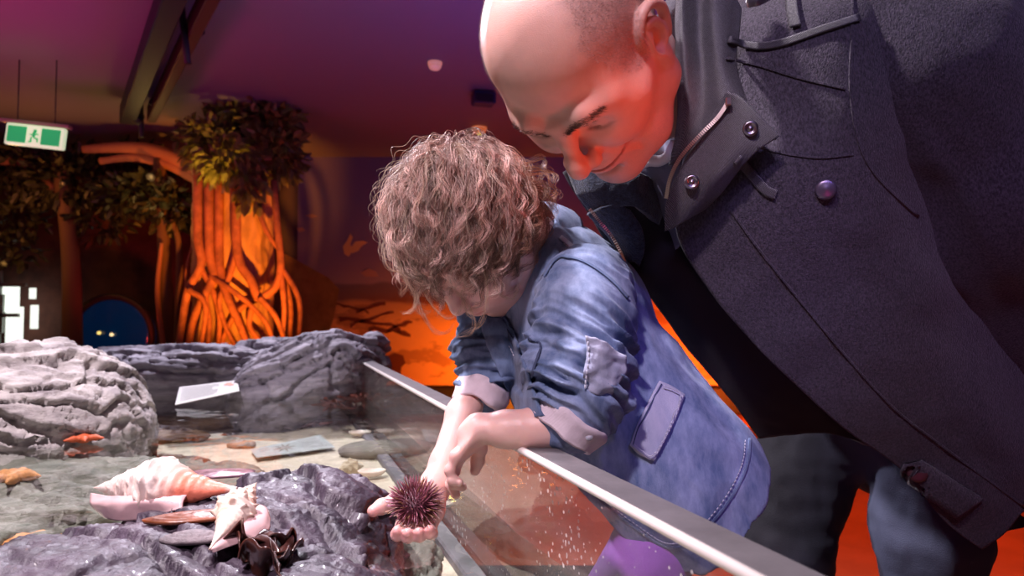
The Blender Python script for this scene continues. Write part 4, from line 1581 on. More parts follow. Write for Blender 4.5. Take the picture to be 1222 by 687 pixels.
# neck and chest below the head, one continuous body surface
neck_b = man_w((-.05, 0, -.17))
ch_top = P(885, 110, 1.02)
body = SDF((0.05, .65, .70), (1.0, 1.7, 1.45), .008)
pel = P(1040, 440, 1.32)
body.chain([neck_b, ch_top, P(925, 190, 1.07), P(985, 310, 1.18), pel], [.058, .075, .115, .12, .125], .06)
sl_w = P(1100, 70, .86)
sr_w = P(790, 150, 1.30)
body.chain([ch_top, sl_w, P(1290, 330, .86)], [.07, .055, .045], .05)
body.chain([ch_top, sr_w, P(800, 330, 1.38)], [.07, .055, .045], .05)
lk, rk = P(1105, 620, 1.20), P(955, 640, 1.38)
for hp, kn, an in (((pel + (.07, -.09, -.02)), lk, lk * (1, 1, 0) + (.05, .10, .10)), ((pel + (-.06, .10, -.02)), rk, rk * (1, 1, 0) + (.08, .10, .10))):
    body.chain([hp, kn, an], [.085, .062, .045], .05)
bv, bf = body.mesh()
# left hand below the sleeve, relaxed, resting at the thigh
hw0 = P(1300, 640, 1.10)
hs = SDF(hw0 - (.09, .09, .22), hw0 + (.09, .09, .12), .0025)
dn0, yw0 = unit(np.array([-.10, .05, -1])), unit(np.array([-.35, .93, .08]))
yw0 = unit(yw0 - dn0 * (yw0 @ dn0))
tn0 = np.cross(dn0, yw0)
hs.chain([hw0 - dn0 * .10, hw0], [.034, .027], .02)
hs.ell(hw0 + dn0 * .048, (.050, .041, .015), .015, R=np.stack([dn0, yw0, tn0], 1))
for b, L in ((.030, .95), (.010, 1.05), (-.010, 1.0), (-.030, .80)):
    p_ = hw0 + dn0 * .085 + yw0 * b
    pts = [p_]
    ang = .15
    for sl_ in (.040, .027, .021):
        pts.append(pts[-1] + (dn0 * math.cos(ang) + tn0 * math.sin(ang)) * sl_ * L)
        ang += .35
    hs.chain(pts, [.0098, .0092, .0085, .0075], .005)
hs.chain([hw0 + dn0 * .018 + yw0 * .028, hw0 + dn0 * .045 + yw0 * .052 + tn0 * .010, hw0 + dn0 * .075 + yw0 * .056 + tn0 * .016], [.015, .011, .009], .012)
hav, haf = hs.mesh()
V, Fq, CC = merge([(man_w(hv), hf, C), (man_w(ev), ef, skin_tint(ev, SK)), (bv, bf, skin_tint(bv, SK)), (hav, haf, skin_tint(hav, SK))])
obj('body', V, Fq, M_skin, man, colors=CC, rec=False)

# cropped hair as thousands of tiny bristles over the sides and back
rg = np.random.RandomState(5)
cand = np.where((hair_m > .45) & (hv[:, 1] > -.085))[0]
hn = normals(hv, hf)
pick = rg.choice(cand, min(14000, len(cand)), replace=False)
HV, HF = [], []
for i in pick:
    p = hv[i]
    d = unit(hn[i] * 1.0 + np.array([-.3, 0, -.5]) + rg.normal(size=3) * .25)
    a = unit(np.cross(d, (0.3, 1, .2))) * .00013
    b = np.cross(d, a)
    k = len(HV)
    e = p + d * rg.uniform(.0018, .0034)
    HV += [p + a, p - a * .5 + b * .87, p - a * .5 - b * .87, e]
    HF += [(k, k + 1, k + 3), (k + 1, k + 2, k + 3), (k + 2, k, k + 3)]
M_bristle = mat('cropped_hair', (.30, .20, .19), .5)
obj('hair', man_w(HV), HF, M_bristle, man, sm=False, kind='stuff', rec=False)
# eyebrows
HV, HF = [], []
bm_ = np.where((hv[:, 0] > .07) & (np.abs(hv[:, 1]) < .06) & (hv[:, 2] > .01) & (hv[:, 2] < .04))[0]
for sg in (-1, 1):
    br = spline([(.104, sg * .009, .019), (.098, sg * .026, .028), (.085, sg * .047, .027)], 30)
    for i, c in enumerate(br):
        for k_ in range(14 if sg > 0 else 4):
            q = c + rg.normal(size=3) * (.001, .0012, .0013)
            j = bm_[np.argmin(((hv[bm_] - q) ** 2).sum(1))]
            p = hv[j]
            d = unit(hn[j] * .38 + np.array([-.25, sg * .9, .22 - i * .02]) + rg.normal(size=3) * .15)
            a = unit(np.cross(d, (0.3, 1, .2))) * .00024
            b = np.cross(d, a)
            k = len(HV)
            HV += [p + a, p - a * .5 + b * .87, p - a * .5 - b * .87, p + d * rg.uniform(.004, .0065)]
            HF += [(k, k + 1, k + 3), (k + 1, k + 2, k + 3), (k + 2, k, k + 3)]
obj('eyebrows', man_w(HV), HF, mat('eyebrow_hair', (.11, .06, .045), .5), man, sm=False, kind='stuff', rec=False)

# ------------------------------------------------------------------ his clothes
M_wool = mat('charcoal_wool', (.016, .013, .022), .9, sheen=.2, bump=1.0, bscale=700, bdetail=2, color2=(.085, .070, .100), vscale=420, stretch=(1, 1, .5, .3, .6, 0))
M_woolc = mat('charcoal_wool_collar', (.055, .050, .072), .9, sheen=.4, bump=1.0, bscale=300, var=.4, vscale=260, wave=2.5, stretch=(1, 1, 1, .5, .7, 0))
M_lining = mat('black_lining', (.010, .010, .018), .75, sheen=.1)
M_tee = mat('grey_blue_tee', (.17, .17, .26), .85, bump=.4, bscale=500)
M_teew = mat('white_undershirt', (.75, .72, .80), .8)
M_jean = mat('dark_indigo_denim', (.030, .032, .055), .85, bump=.6, bscale=600, var=.35, vscale=14)
M_jean2 = mat('worn_blue_denim', (.095, .115, .20), .85, bump=.6, bscale=600, color2=(.16, .19, .30), vscale=12)
M_metal = mat('gunmetal_snap', (.35, .32, .36), .3, metal=1)
M_zip = mat('zip_teeth', (.75, .60, .55), .3, metal=1)
M_button = mat('dark_metal_button', (.16, .13, .19), .35, metal=.7)

# grey tee under the open jacket
ts = SDF((0.05, .75, .85), (.75, 1.5, 1.42), .007)
ts.chain([P(868, 130, .98), P(905, 200, 1.06), P(965, 310, 1.17), P(1010, 390, 1.28)], [.085, .130, .135, .14], .06)
ts.chain([P(850, 110, .93), P(868, 130, .98)], [.070, .09], .04)
ts.chain([ch_top, sr_w], [.09, .07], .05)
tv, tf = ts.mesh()
tv = tv + normals(tv, tf) * (fbm(tv * (9, 9, 9), 3, 3) * .006)[:, None]
obj('tee_shirt', tv, tf, M_tee, man)

# jacket shell: back, shoulders, right flank and left sleeve
js = SDF((-.02, .45, .58), (1.25, 1.75, 1.62), .0085)
js.chain([P(885, 60, 1.02), P(960, 150, 1.11), P(1030, 280, 1.22), P(1080, 400, 1.32), P(1090, 480, 1.36)], [.135, .165, .175, .19, .205], .08)
js.chain([P(905, 70, 1.0), P(1000, 55, .90), P(1110, 85, .85)], [.11, .115, .105], .06)
js.chain([P(1110, 85, .85), P(1235, 230, .86), P(1340, 400, .92), P(1300, 620, 1.10)], [.105, .098, .09, .075], .05)
js.chain([P(1060, 150, .93), P(1110, 260, .98), P(1170, 360, 1.05), P(1230, 470, 1.15)], [.13, .13, .13, .13], .06)
js.chain([P(860, 80, 1.10), P(800, 150, 1.34), P(790, 300, 1.46)], [.12, .09, .08], .06)
# hollow: neck opening and front opening
js.v = js.v.copy()
js.ell(P(835, 95, .93), (.095, .13, .12), .02, '-')
js.chain([P(850, 130, .86), P(830, 260, .90), P(880, 420, 1.02), P(960, 560, 1.10)], [.075, .115, .12, .13], .03, '-')
jv, jf = js.mesh()


def jdisp(v):
    w = v @ rot3(.3, .6, .2)
    d = fbm(w * (5, 5, 3.0), 3, 4) * .010
    # drag folds around the shoulder and sleeve
    sl = gauss(v, P(1150, 180, .85), (.22, .22, .22))
    d += sl * fbm(w * (4, 20, 6), 2, 9, True) * .007
    return d


jn = normals(jv, jf)
jv = jv + jn * jdisp(jv)[:, None]
jacket = obj('jacket', jv, jf, M_wool, man, rec=False)


def pxnet(rows, nu, nv):
    """rows of (px, py, y) control points -> dense world grid"""
    return net([[P(*c) for c in r] for r in rows], nu, nv)


folds = lambda s, a, k=(6, 6, 6): (lambda v: fbm(v * k, 3, s) * a)
# left front panel of the jacket, hanging forward from the shoulder
LF = [
  [(850, -24, .93), (892, -34, .91), (950, -42, .89), (1030, -46, .89), (1110, -50, .93)],
    [(856, 34, .835), (900, 22, .81), (960, 8, .785), (1030, -8, .780), (1110, -14, .82)],
    [(845, 190, .835), (900, 150, .80), (960, 120, .775), (1030, 100, .765), (1100, 100, .80)],
    [(806, 268, .845), (880, 240, .805), (950, 220, .785), (1040, 220, .79), (1110, 240, .84)],
    [(850, 352, .865), (920, 330, .830), (1000, 320, .82), (1085, 325, .83), (1160, 340, .89)],
    [(930, 440, .890), (990, 420, .865), (1060, 410, .855), (1130, 410, .87), (1215, 420, .93)],
    [(1003, 507, .915), (1060, 500, .895), (1120, 495, .89), (1180, 490, .90), (1260, 500, .97)],
    [(1075, 560, .935), (1120, 550, .92), (1165, 545, .915), (1220, 540, .925), (1290, 545, 1.0)],
    [(1128, 622, .955), (1160, 608, .94), (1195, 595, .935), (1245, 580, .95), (1310, 575, 1.02)],
    [(1171, 655, .965), (1195, 636, .955), (1222, 612, .95), (1262, 596, .965), (1320, 590, 1.03)]]
LG = pxnet(LF, 70, 130)
lfv, lff = sheet(LG, .007, lambda v: fbm(v * (7, 7, 7), 3, 21) * .006)
jleft = obj('jacket_left_front', lfv, lff, M_wool, man)
jleft['label'] = 'open left front of the wool jacket'
# facing: the black inside layer behind the edge
FG = pxnet([[(a, b, c + .012) for a, b, c in r[:2]] + [(r[1][0] + 40, r[1][1] - 10, r[1][2] + .10)] for r in LF[2:]], 20, 80)
obj('jacket_facing', *sheet(FG, .004), M_lining, man)

# right front panel: dark, seen from inside, from behind the chin down past the child
RF = [
    [(672, 205, .93), (700, 190, .90), (745, 180, .90), (780, 190, .93), (815, 200, .985)],
    [(700, 252, .94), (730, 245, .915), (765, 240, .91), (800, 250, .94), (835, 260, .99)],
    [(735, 305, .96), (760, 300, .935), (795, 298, .93), (830, 305, .95), (870, 320, 1.0)],
    [(772, 352, .98), (800, 350, .955), (840, 350, .95), (880, 360, .96), (920, 380, 1.02)],
    [(818, 412, 1.0), (850, 412, .975), (890, 412, .97), (930, 420, .98), (970, 440, 1.04)],
    [(872, 478, 1.03), (905, 478, 1.0), (945, 478, .99), (985, 485, 1.0), (1030, 500, 1.07)],
    [(905, 525, 1.06), (940, 522, 1.03), (980, 520, 1.02), (1020, 525, 1.03), (1070, 540, 1.10)]]
RG = pxnet(RF, 50, 90)
rfv, rff = sheet(RG, .008, folds(31, .006, (9, 9, 9)))
jright = obj('jacket_right_front', rfv, rff, M_lining, man)
jright['label'] = 'black open right front of the jacket'
M_navy = mat('navy_wool', (.030, .045, .085), .9, sheen=.3, bump=1.0, bscale=420, var=.5, vscale=200)
CG = pxnet([[(676, 206, .915), (700, 196, .885), (735, 196, .875), (765, 206, .885), (790, 222, .93)],
            [(688, 232, .915), (712, 226, .885), (742, 222, .873), (768, 230, .880), (792, 250, .93)],
            [(705, 256, .925), (724, 252, .893), (748, 246, .880), (770, 252, .883), (792, 272, .93)]], 40, 24)
obj('right_collar', *sheet(CG, .008, folds(5, .004, (20, 20, 20))), M_navy, man)
RP = pxnet([[(700, 256, .918), (716, 248, .892), (735, 244, .884), (752, 250, .888)],
            [(718, 276, .925), (732, 268, .900), (748, 262, .890), (766, 272, .896)],
            [(734, 296, .935), (744, 290, .912), (758, 288, .903), (770, 296, .91)],
            [(742, 318, .945), (750, 314, .928), (757, 314, .922), (763, 318, .925)]], 24, 30)
rplk = obj('right_placket', *sheet(RP, .005, folds(6, .003, (30, 30, 30))), M_navy, man)
zz = np.array([P(704, 250, .895), P(716, 265, .893), P(730, 282, .898), P(741, 302, .910), P(746, 316, .920)])


def zipper(line, n, w, name='zip'):
    line = spline(line, n)
    t, nn, b = frames(line)
    parts = []
    for i in range(n):
        R = np.stack([t[i], nn[i], b[i]], 1)
        parts.append(box(line[i] + (0, -.001, 0), (.0016, w, .0022), R))
    return merge(parts)[:2]


obj('zip', *zipper(zz, 34, .004), M_zip, rplk, sm=False, kind='stuff')

# standing collar, left (near) side: wraps the neck and opens into a pointed tip
CL = [
    [(806, -30, .80), (815, -60, .770), (838, -70, .785), (858, -50, .780), (872, -20, .785), (885, 10, .79)],
    [(806, 30, .780), (813, 18, .755), (832, 8, .775), (852, 15, .770), (868, 40, .772), (880, 66, .782)],
    [(808, 90, .775), (816, 78, .752), (835, 66, .768), (856, 72, .762), (872, 92, .765), (888, 112, .775)],
    [(808, 148, .785), (821, 134, .764), (840, 120, .766), (860, 118, .760), (884, 130, .760), (906, 146, .765)],
    [(797, 198, .810), (815, 180, .785), (840, 164, .770), (868, 152, .760), (900, 150, .757), (930, 160, .760)]]
CGL = pxnet(CL, 56, 70)
clv, clf = sheet(CGL, .008, lambda v: fbm(v * 14, 3, 2) * .0022)
jcollar = obj('collar', clv, clf, M_woolc, man)
# placket flap with snaps below the collar tip
PF = [
    [(868, 108, .757), (885, 116, .752), (905, 136, .750), (931, 162, .752)],
    [(842, 150, .765), (862, 158, .757), (882, 166, .754), (905, 180, .758)],
    [(812, 200, .785), (834, 206, .772), (856, 208, .768), (884, 202, .772)],
    [(795, 240, .802), (812, 240, .792), (836, 238, .787), (862, 230, .788)],
    [(793, 276, .820), (804, 272, .812), (824, 260, .806), (842, 250, .806)]]
PG = pxnet(PF, 36, 50)
pfv, pff = sheet(PG, .006, lambda v: fbm(v * 18, 2, 8) * .0012)
pflap = obj('placket_flap', pfv, pff, M_woolc, man)
zl = np.array([P(869, 122, .751), P(855, 142, .756), P(832, 165, .764), P(812, 188, .777), P(800, 212, .789), P(795, 236, .798)])
obj('zip', *zipper(zl, 60, .0045), M_zip, pflap, sm=False, kind='stuff')
obj('zip_slider', *box(P(869, 121, .747), (.006, .004, .009), bev=.001), M_zip, pflap, sm=False)

cast_m = raycaster((jv, jf), (lfv, lff), (clv, clf), (pfv, pff))
PR = cast_m


def disc(px, py, r, m, name, hole=True, cast=PR, tilt=(0, -1, 0), par=None):
    c = cast(px, py, .001)
    if c is None:
        c = P(px, py, .8)
    d = unit(np.array([0, 0, CAMZ]) - c)
    d = unit(d + np.array(tilt) * .3)
    prof = [(.0001, 0), (r, 0), (r * 1.0, r * .25), (r * .85, r * .4), (r * .62, r * .42)]
    prof += [(r * .52, r * .2), (r * .3, r * .12), (r * .26, r * .32), (.0001, r * .36)] if hole else [(r * .3, r * .52), (.0001, r * .55)]
    return obj(name, *lathe(prof, 20, c, d), m, par or man)


disc(895, 153.5, .0085, M_metal, 'snap', par=pflap)
disc(826, 217, .0085, M_metal, 'snap', par=pflap)
disc(903, 3, .013, M_metal, 'button', False, par=jleft)
disc(985, 226, .012, M_button, 'button', False, par=jleft)


def strip(pts, w, off, m, name, par, cast, th=.003, n=40, disp=None):
    """raised cloth strip draped along a pixel path"""
    line = spline(pts, n)
    t = np.gradient(line, axis=0)
    t /= np.linalg.norm(t, axis=1)[:, None]
    nn = np.stack([-t[:, 1], t[:, 0]], 1)
    G = np.stack([line + nn * w * s for s in np.linspace(-.5, .5, 6)], 1)
    D = drape(cast, G, off)
    for _ in range(4):
        E_ = D.copy()
        E_[1:-1] = (D[:-2] + D[2:] + 2 * D[1:-1]) / 4
        D = E_
    return obj(name, *sheet(D, th, disp), m, par)


strip([(868, 48), (900, 56), (935, 52), (975, 38), (1024, 22)], 8, .004, M_woolc, 'yoke_strap', jleft, PR)
strip([(944, -4), (947, 20), (950, 34)], 13, .006, M_woolc, 'strap_loop', jleft, PR, n=14)
strip([(866, 70), (905, 78), (950, 92), (1008, 106)], 3.2, .0022, M_wool, 'yoke_seam', jleft, PR)
strip([(906, 176), (940, 184), (980, 188), (1018, 184)], 2.6, .0016, M_wool, 'pocket_seam', jleft, PR)
strip([(1017, -5), (1016, 50), (1014, 105), (1024, 170), (1048, 214), (1095, 258)], 3.0, .002, M_wool, 'sleeve_seam', jleft, PR)
strip([(872, 250), (908, 300), (960, 365), (1010, 425), (1066, 486), (1122, 530), (1222, 604)], 2.6, .002, M_wool, 'placket_seam', jleft, PR, n=80)
strip([(880, 190), (895, 205), (912, 226), (926, 232)], 12, .003, M_woolc, 'pocket_flap_edge', jleft, PR, n=16)
# belt tab near the hem with its round button
TABG = np.stack([np.linspace(a, b, 26) for a, b in (((1078, 572), (1140, 616)), ((1076, 562), (1148, 610)), ((1084, 549), (1158, 602)), ((1096, 545), (1170, 592)))], 1)
TABG[0, :, :] = [(1080, 568), (1076, 560), (1080, 552), (1092, 549)]
TD = drape(PR, TABG, .007)
btab = obj('belt_tab', *sheet(TD, .005), M_wool, jleft)
disc(1094, 563, .013, mat('dark_red_button', (.07, .02, .025), .4), 'button', False, par=jleft)

# white neckline and tee front in the collar gap
TG = pxnet([[(762, 190, .90), (780, 196, .885), (800, 190, .87), (815, 175, .86)],
            [(765, 212, .915), (782, 214, .895), (800, 215, .875), (812, 210, .865)],
            [(782, 250, .94), (792, 250, .915), (804, 246, .89), (815, 240, .87)],
            [(798, 300, .96), (805, 298, .93), (812, 290, .91), (820, 280, .89)]], 24, 30)
obj('tee_shirt_front', *sheet(TG, .004, folds(7, .003, (20, 20, 20))), M_tee, man)
obj('white_neckline', *tube(spline([P(765, 196, .895), P(775, 192, .882), (P(787, 192, .872)), P(797, 186, .862), P(806, 170, .86)], 20), .0075, 8, flat=.8), M_teew, man)

# jeans, one mesh with two legs
jl = SDF((.15, .95, -.02), (1.10, 1.85, 1.15), .010)
jl.chain([P(1075, 430, 1.34), P(1060, 480, 1.34)], [.165, .16], .05)
for hp, kn, an, r0 in (((pel + (.08, -.06, -.03)), P(1108, 640, 1.20), None, .102), ((pel + (-.05, .09, -.05)), P(936, 650, 1.38), None, .105)):
    an = kn * (1, 1, 0) + (.05, .08, .06)
    jl.chain([hp, kn, an], [r0 + .004, r0 - .018, .07], .035)
lv, lf_ = jl.mesh()
lv = lv + normals(lv, lf_) * (fbm(lv * (12, 12, 7), 3, 14) * .010 + fbm(lv * (10, 10, 45), 2, 3) * .002)[:, None]
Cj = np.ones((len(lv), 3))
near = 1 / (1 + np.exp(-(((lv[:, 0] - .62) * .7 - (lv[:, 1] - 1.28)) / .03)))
Cj = blend(np.tile((.006, .006, .012), (len(lv), 1)), near * .9, (.085, .10, .17))  # far leg's shade painted into the denim as a near-black tint
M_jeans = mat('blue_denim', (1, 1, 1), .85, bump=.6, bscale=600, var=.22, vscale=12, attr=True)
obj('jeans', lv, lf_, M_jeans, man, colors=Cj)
for kn in (P(1108, 640, 1.20), P(936, 650, 1.38)):
    c = kn * (1, 1, 0) + (.05, .08, 0)
    s = SDF(c - (.2, .22, .02), c + (.2, .2, .14), .006)
    s.chain([c + (0, .05, .05), c + (-.06, -.10, .035)], [.05, .038], .03)
    v, f = s.mesh()
    v[:, 2] = np.maximum(v[:, 2], 0.0)
    obj('boot', v, f, mat('black_leather', (.02, .018, .02), .35), man)

# ================================================================== THE CHILD
KR = rot3(-.30292231, 1.11342965, 3.68210764)
KT = np.array([-.04672282, .86832218, .10287523]) + (0, 0, CAMZ)


def kid_w(v):
    return np.asarray(v, float) @ KR.T + KT


def head_child(h=.0014):
    s = SDF((-.118, -.10, -.16), (.118, .108, .14), h)
    s.ell((-.010, 0, .044), (.081, .067, .073), .02)
    s.ell((.028, 0, .044), (.056, .057, .059), .03)
    s.ell((-.04, 0, .02), (.052, .056, .058), .03)
    s.ell((.034, 0, -.028), (.046, .047, .056), .03)
    for sg in (-1, 1):
        s.ell((.046, sg * .030, -.036), (.030, .027, .028), .02)
        s.chain([(.0, sg * .050, -.012), (.008, sg * .044, -.048), (.040, sg * .024, -.072), (.060, sg * .008, -.080)], [.014, .014, .014, .013], .025)
        s.chain([(.084, sg * .010, .018), (.077, sg * .030, .022)], [.006, .005], .016)
    s.ell((.0655, 0, -.0785), (.0135, .015, .0125), .014)
    s.ell((.066, 0, -.053), (.018, .022, .020), .016)
    for sg in (-1, 1):
        s.ell((.088, sg * .029, .002), (.014, .016, .011), .012, '-')
        s.ell((.0655, sg * .029, .000), (.0145, .0150, .0132), .003)
        s.cap((.0795, sg * .020, -.0065), (.0735, sg * .041, -.004), .0010, .0008, .0012, '-')
        s.cap((.0790, sg * .019, .0085), (.0720, sg * .043, .0075), .0009, .0007, .0012, '-')
    s.chain([(.082, 0, .010), (.088, 0, -.006), (.0945, 0, -.0215), (.0950, 0, -.0250)], [.0065, .006, .0070, .0080], .010)
    for sg in (-1, 1):
        s.ell((.0865, sg * .0095, -.0275), (.0085, .0062, .0065), .006)
        s.ell((.0890, sg * .0052, -.0335), (.0038, .0028, .0038), .002, '-')
    lu = spline([(.073, -.019, -.0500), (.083, -.010, -.0495), (.0868, 0, -.0490), (.083, .010, -.0495), (.073, .019, -.0500)], 13)
    s.chain([tuple(p + (0, 0, .0015)) for p in lu], [.0020 + .0022 * math.sin(math.pi * i / 12) for i in range(13)], .004)
    s.chain([tuple(p + (-.0022, 0, -.0062)) for p in lu[1:12]], [.0022 + .0026 * math.sin(math.pi * i / 10) for i in range(11)], .004)
    s.chain([tuple(p + (.0032, 0, -.0020)) for p in lu], [.0013] * 13, .0012, '-')
    s.ell((.077, 0, -.066), (.006, .011, .0035), .008, '-')
    ear(s, -.004, .0655, .000, .86, 0)
    e = SDF((-.05, .045, -.045), (.03, .10, .05), h)
    ear(e, -.004, .0655, .000, .86, 0)
    s.chain([(-.022, 0, .0), (-.035, 0, -.07), (-.040, 0, -.155)], [.050, .042, .046], .03)
    v, f = s.mesh()
    ve, fe = e.mesh()
    return smooth(v, f, 2, .4), f, ve * (1, -1, 1), fe[:, ::-1]


kv, kf, kev, kef = head_child()
SKC = np.array([.76, .48, .43])
KC = skin_tint(kv, SKC)
for sg in (-1, 1):
    KC = blend(KC, .4 * gauss(kv, (.058, sg * .038, -.032), (.024, .02, .022)), (.80, .36, .32))
    KC = blend(KC, .85 * np.max([gauss(kv, p, (.005, .003, .0014)) for p in spline([(.0800, sg * .019, -.0062), (.077, sg * .031, -.008), (.0735, sg * .042, -.004)], 9)], 0), (.16, .08, .06))
    KC = blend(KC, .45 * np.max([gauss(kv, p, (.008, .004, .0026)) for p in spline([(.088, sg * .010, .0165), (.083, sg * .026, .022), (.072, sg * .042, .020)], 7)], 0), (.36, .22, .15))
KC = blend(KC, .75 * np.max([gauss(kv, p, (.007, .0035, .0036)) for p in spline([(.073, -.018, -.052), (.083, -.010, -.0525), (.086, 0, -.0525), (.083, .010, -.0525), (.073, .018, -.052)], 9)], 0), (.72, .28, .28))

kid = thing('person', 'curly-haired toddler in blue denim shirt holding a sea urchin over the water', 'person', tuple(P(800, 600, .98) * (1, 1, 0) + (0, 0, .28)))

# arms and hands ----------------------------------------------------


def finger(s, pts, r0, r1, k=.004):
    n = len(pts)
    rs = [r0 + (r1 - r0) * i / (n - 1) for i in range(n)]
    s.chain(pts, rs, k)
    for p, r in list(zip(pts, rs))[1:-1]:
        s.ell(p, (r * 1.07,) * 3, k)


# right (far) arm: forearm down to the open palm under the urchin
EL_R, WR_R = P(575, 455, .93), P(517, 581, .818)
ra = SDF(P(455, 650, .80) - (.05, .12, .03), P(600, 440, .93) + (.03, .05, .03), .0013)
ra.chain([EL_R, P(551, 494, .885), P(530, 552, .84), WR_R], [.024, .0195, .0165, .0148], .01)
pc_ = P(501, 609, .792)
nrm = unit(np.array([.05, -.42, .90]))          # palm faces up and a little to the camera
xw = unit(np.cross(nrm, (0, 1, 0)) * -1)
xw = xw if xw[0] > 0 else -xw                   # towards the little finger side (photo right)
fw = unit(np.cross(nrm, xw))
fw = fw if fw[1] < 0 else -fw                   # from wrist to fingertips, towards the camera
PRm = np.stack([xw, fw, nrm], 1)


def hp(a, b, c):
    return pc_ + xw * a + fw * b + nrm * c


ra.ell(hp(0.001, 0, -.002), (.0270, .0300, .0090), .008, R=PRm)
ra.ell(hp(.014, -.008, .002), (.0125, .020, .0095), .010, R=PRm)      # little finger pad
ra.ell(hp(-.015, -.010, .003), (.013, .016, .0100), .010, R=PRm)      # thumb pad
ra.cap(WR_R, hp(0, -.014, -.001), .0150, .0140, .016)
ra.ell(hp(0, .004, .014), (.014, .016, .008), .010, '-', R=PRm)
for a, L, w in ((-.0185, 1.0, .0064), (-.0062, 1.08, .0066), (.0062, 1.0, .0063), (.0175, .80, .0056)):
    b0 = hp(a, .020, -.003)
    finger(ra, [b0, hp(a * 1.03, .020 + .014 * L, -.0035), hp(a * 1.0, .020 + .023 * L, .003), hp(a * .95, .020 + .0255 * L, .0105)], w, w * .86)
finger(ra, [hp(-.014, -.018, .001), hp(-.030, -.008, .004), hp(-.043, .002, .0045), hp(-.0515, .009, .0035)], .0098, .0068)
rav, raf = ra.mesh()
rav = smooth(rav, raf, 2, .4)
RC = skin_tint(rav, SKC)
for a, b, c in ((-.0515, .009, .0035), (-.018, .045, .010), (-.006, .047, .010), (.006, .045, .010), (.017, .040, .010)):
    RC = blend(RC, .7 * gauss(rav, hp(a, b, c), (.009, .009, .009)), (.82, .33, .33))
RC = blend(RC, .3 * gauss(rav, hp(0, 0, .004), (.02, .02, .01)), (.86, .50, .46))

# left (near) arm resting on the rim, hand hanging from the wrist
EL_L, WR_L = P(690, 510, .785), P(571, 511, .795)
la = SDF(P(535, 605, .80) - (.03, .05, .02), P(705, 480, .80) + (.03, .05, .03), .0013)
la.chain([EL_L, P(640, 511, .79), P(605, 512, .793), WR_L], [.0245, .0222, .0200, .0158], .012)
K1 = P(551, 541, .797)
la.chain([WR_L, P(560, 518, .796)], [.0158, .0145], .01)
# palm slab, broad in depth
dn = unit(K1 - WR_L)
yw = unit(np.array([.25, 1, .10]))
yw = unit(yw - dn * (yw @ dn))
tn = np.cross(dn, yw)
tn = tn if tn[0] < 0 else -tn          # back of the hand, to the photo's left
LRm = np.stack([dn, yw, tn], 1)
pmid = WR_L * .42 + K1 * .58


def lp(a, b, c):
    return pmid + dn * a + yw * b + tn * c


la.ell(lp(.002, 0, -.001), (.025, .0235, .0095), .008, R=LRm)
la.ell(lp(-.006, .012, -.005), (.016, .010, .009), .008, R=LRm)
for b in (-.018, -.006, .006, .018):
    la.ell(lp(.016, b, .003), (.0075, .0066, .0072), .005, R=LRm)
for b, L, cu, w in ((.018, 1.28, .12, .0068), (.006, 1.12, .70, .0066), (-.006, 1.0, 1.30, .0063), (-.018, .80, 1.35, .0056)):
    a0_ = lp(.018, b, .001)
    pts = [a0_]
    ang = .12
    for sl, da in ((.019, .55), (.014, .75), (.011, .65)):
        d = dn * math.cos(ang) - tn * math.sin(ang)
        pts.append(pts[-1] + d * sl * L)
        ang += da * cu
    finger(la, pts, w, w * .84)
finger(la, [lp(-.012, .016, -.004), lp(.004, .026, -.012), lp(.018, .027, -.018), lp(.028, .024, -.022)], .0090, .0062)
lav, laf = la.mesh()
lav = smooth(lav, laf, 2, .4)
LC = skin_tint(lav, SKC)
LC = blend(LC, .35 * gauss(lav, lp(.018, 0, .004), (.02, .03, .02)), (.82, .38, .36))
LC = blend(LC, .35 * gauss(lav, lp(.05, .018, -.01), (.02, .02, .02)), (.82, .38, .36))

# torso, upper arms and legs under the clothes
SHL, SHR = P(698, 345, .83), P(600, 345, .95)
kb = SDF((-.10, .68, .24), (.42, 1.25, 1.14), .006)
nb = kid_w((-.040, 0, -.12))
HIP = P(812, 575, .97)
kb.chain([nb, P(672, 365, .935), P(715, 430, .94), P(770, 510, .955), HIP], [.044, .062, .072, .070, .075], .05)
kb.chain([P(668, 350, .92), SHL, EL_L], [.045, .032, .025], .03)
kb.chain([P(655, 350, .93), SHR, EL_R], [.045, .032, .025], .03)
LEGS = []
for hp_, kn_ in ((HIP + (-.02, -.055, -.03), P(712, 760, .84)), (HIP + (.0, .045, -.03), P(770, 700, 1.03))):
    an_ = kn_ * (1, 1, 0) + (.055, .045, .34)
    LEGS.append((hp_, kn_, an_))
    kb.chain([hp_, kn_, an_], [.052, .036, .024], .03)
bv2, bf2 = kb.mesh()
V, Fq, CC = merge([(kid_w(kv), kf, KC), (kid_w(kev), kef, skin_tint(kev, SKC)), (rav, raf, RC), (lav, laf, LC), (bv2, bf2, skin_tint(bv2, SKC))])
M_skinc = mat('child_skin', (1, 1, 1), .40, sss=.3, attr=True, bump=.12, bscale=900, var=.02, vscale=90, spec=.45)
obj('body', V, Fq, M_skinc, kid, colors=CC, rec=False)

# ---- hair: curls grown lock by lock from the scalp -----------------
rg = np.random.RandomState(11)
HC = np.array([-.008, 0, .044])
HR = np.array([.084, .069, .075])
grav = KR.T @ np.array([0, 0, -1.0])
whorl = unit(np.array([-.90, -.1, .40]))


def surf(d, h):
    d = unit(d)
    return HC + d * (1 / np.linalg.norm(d / HR) + h)


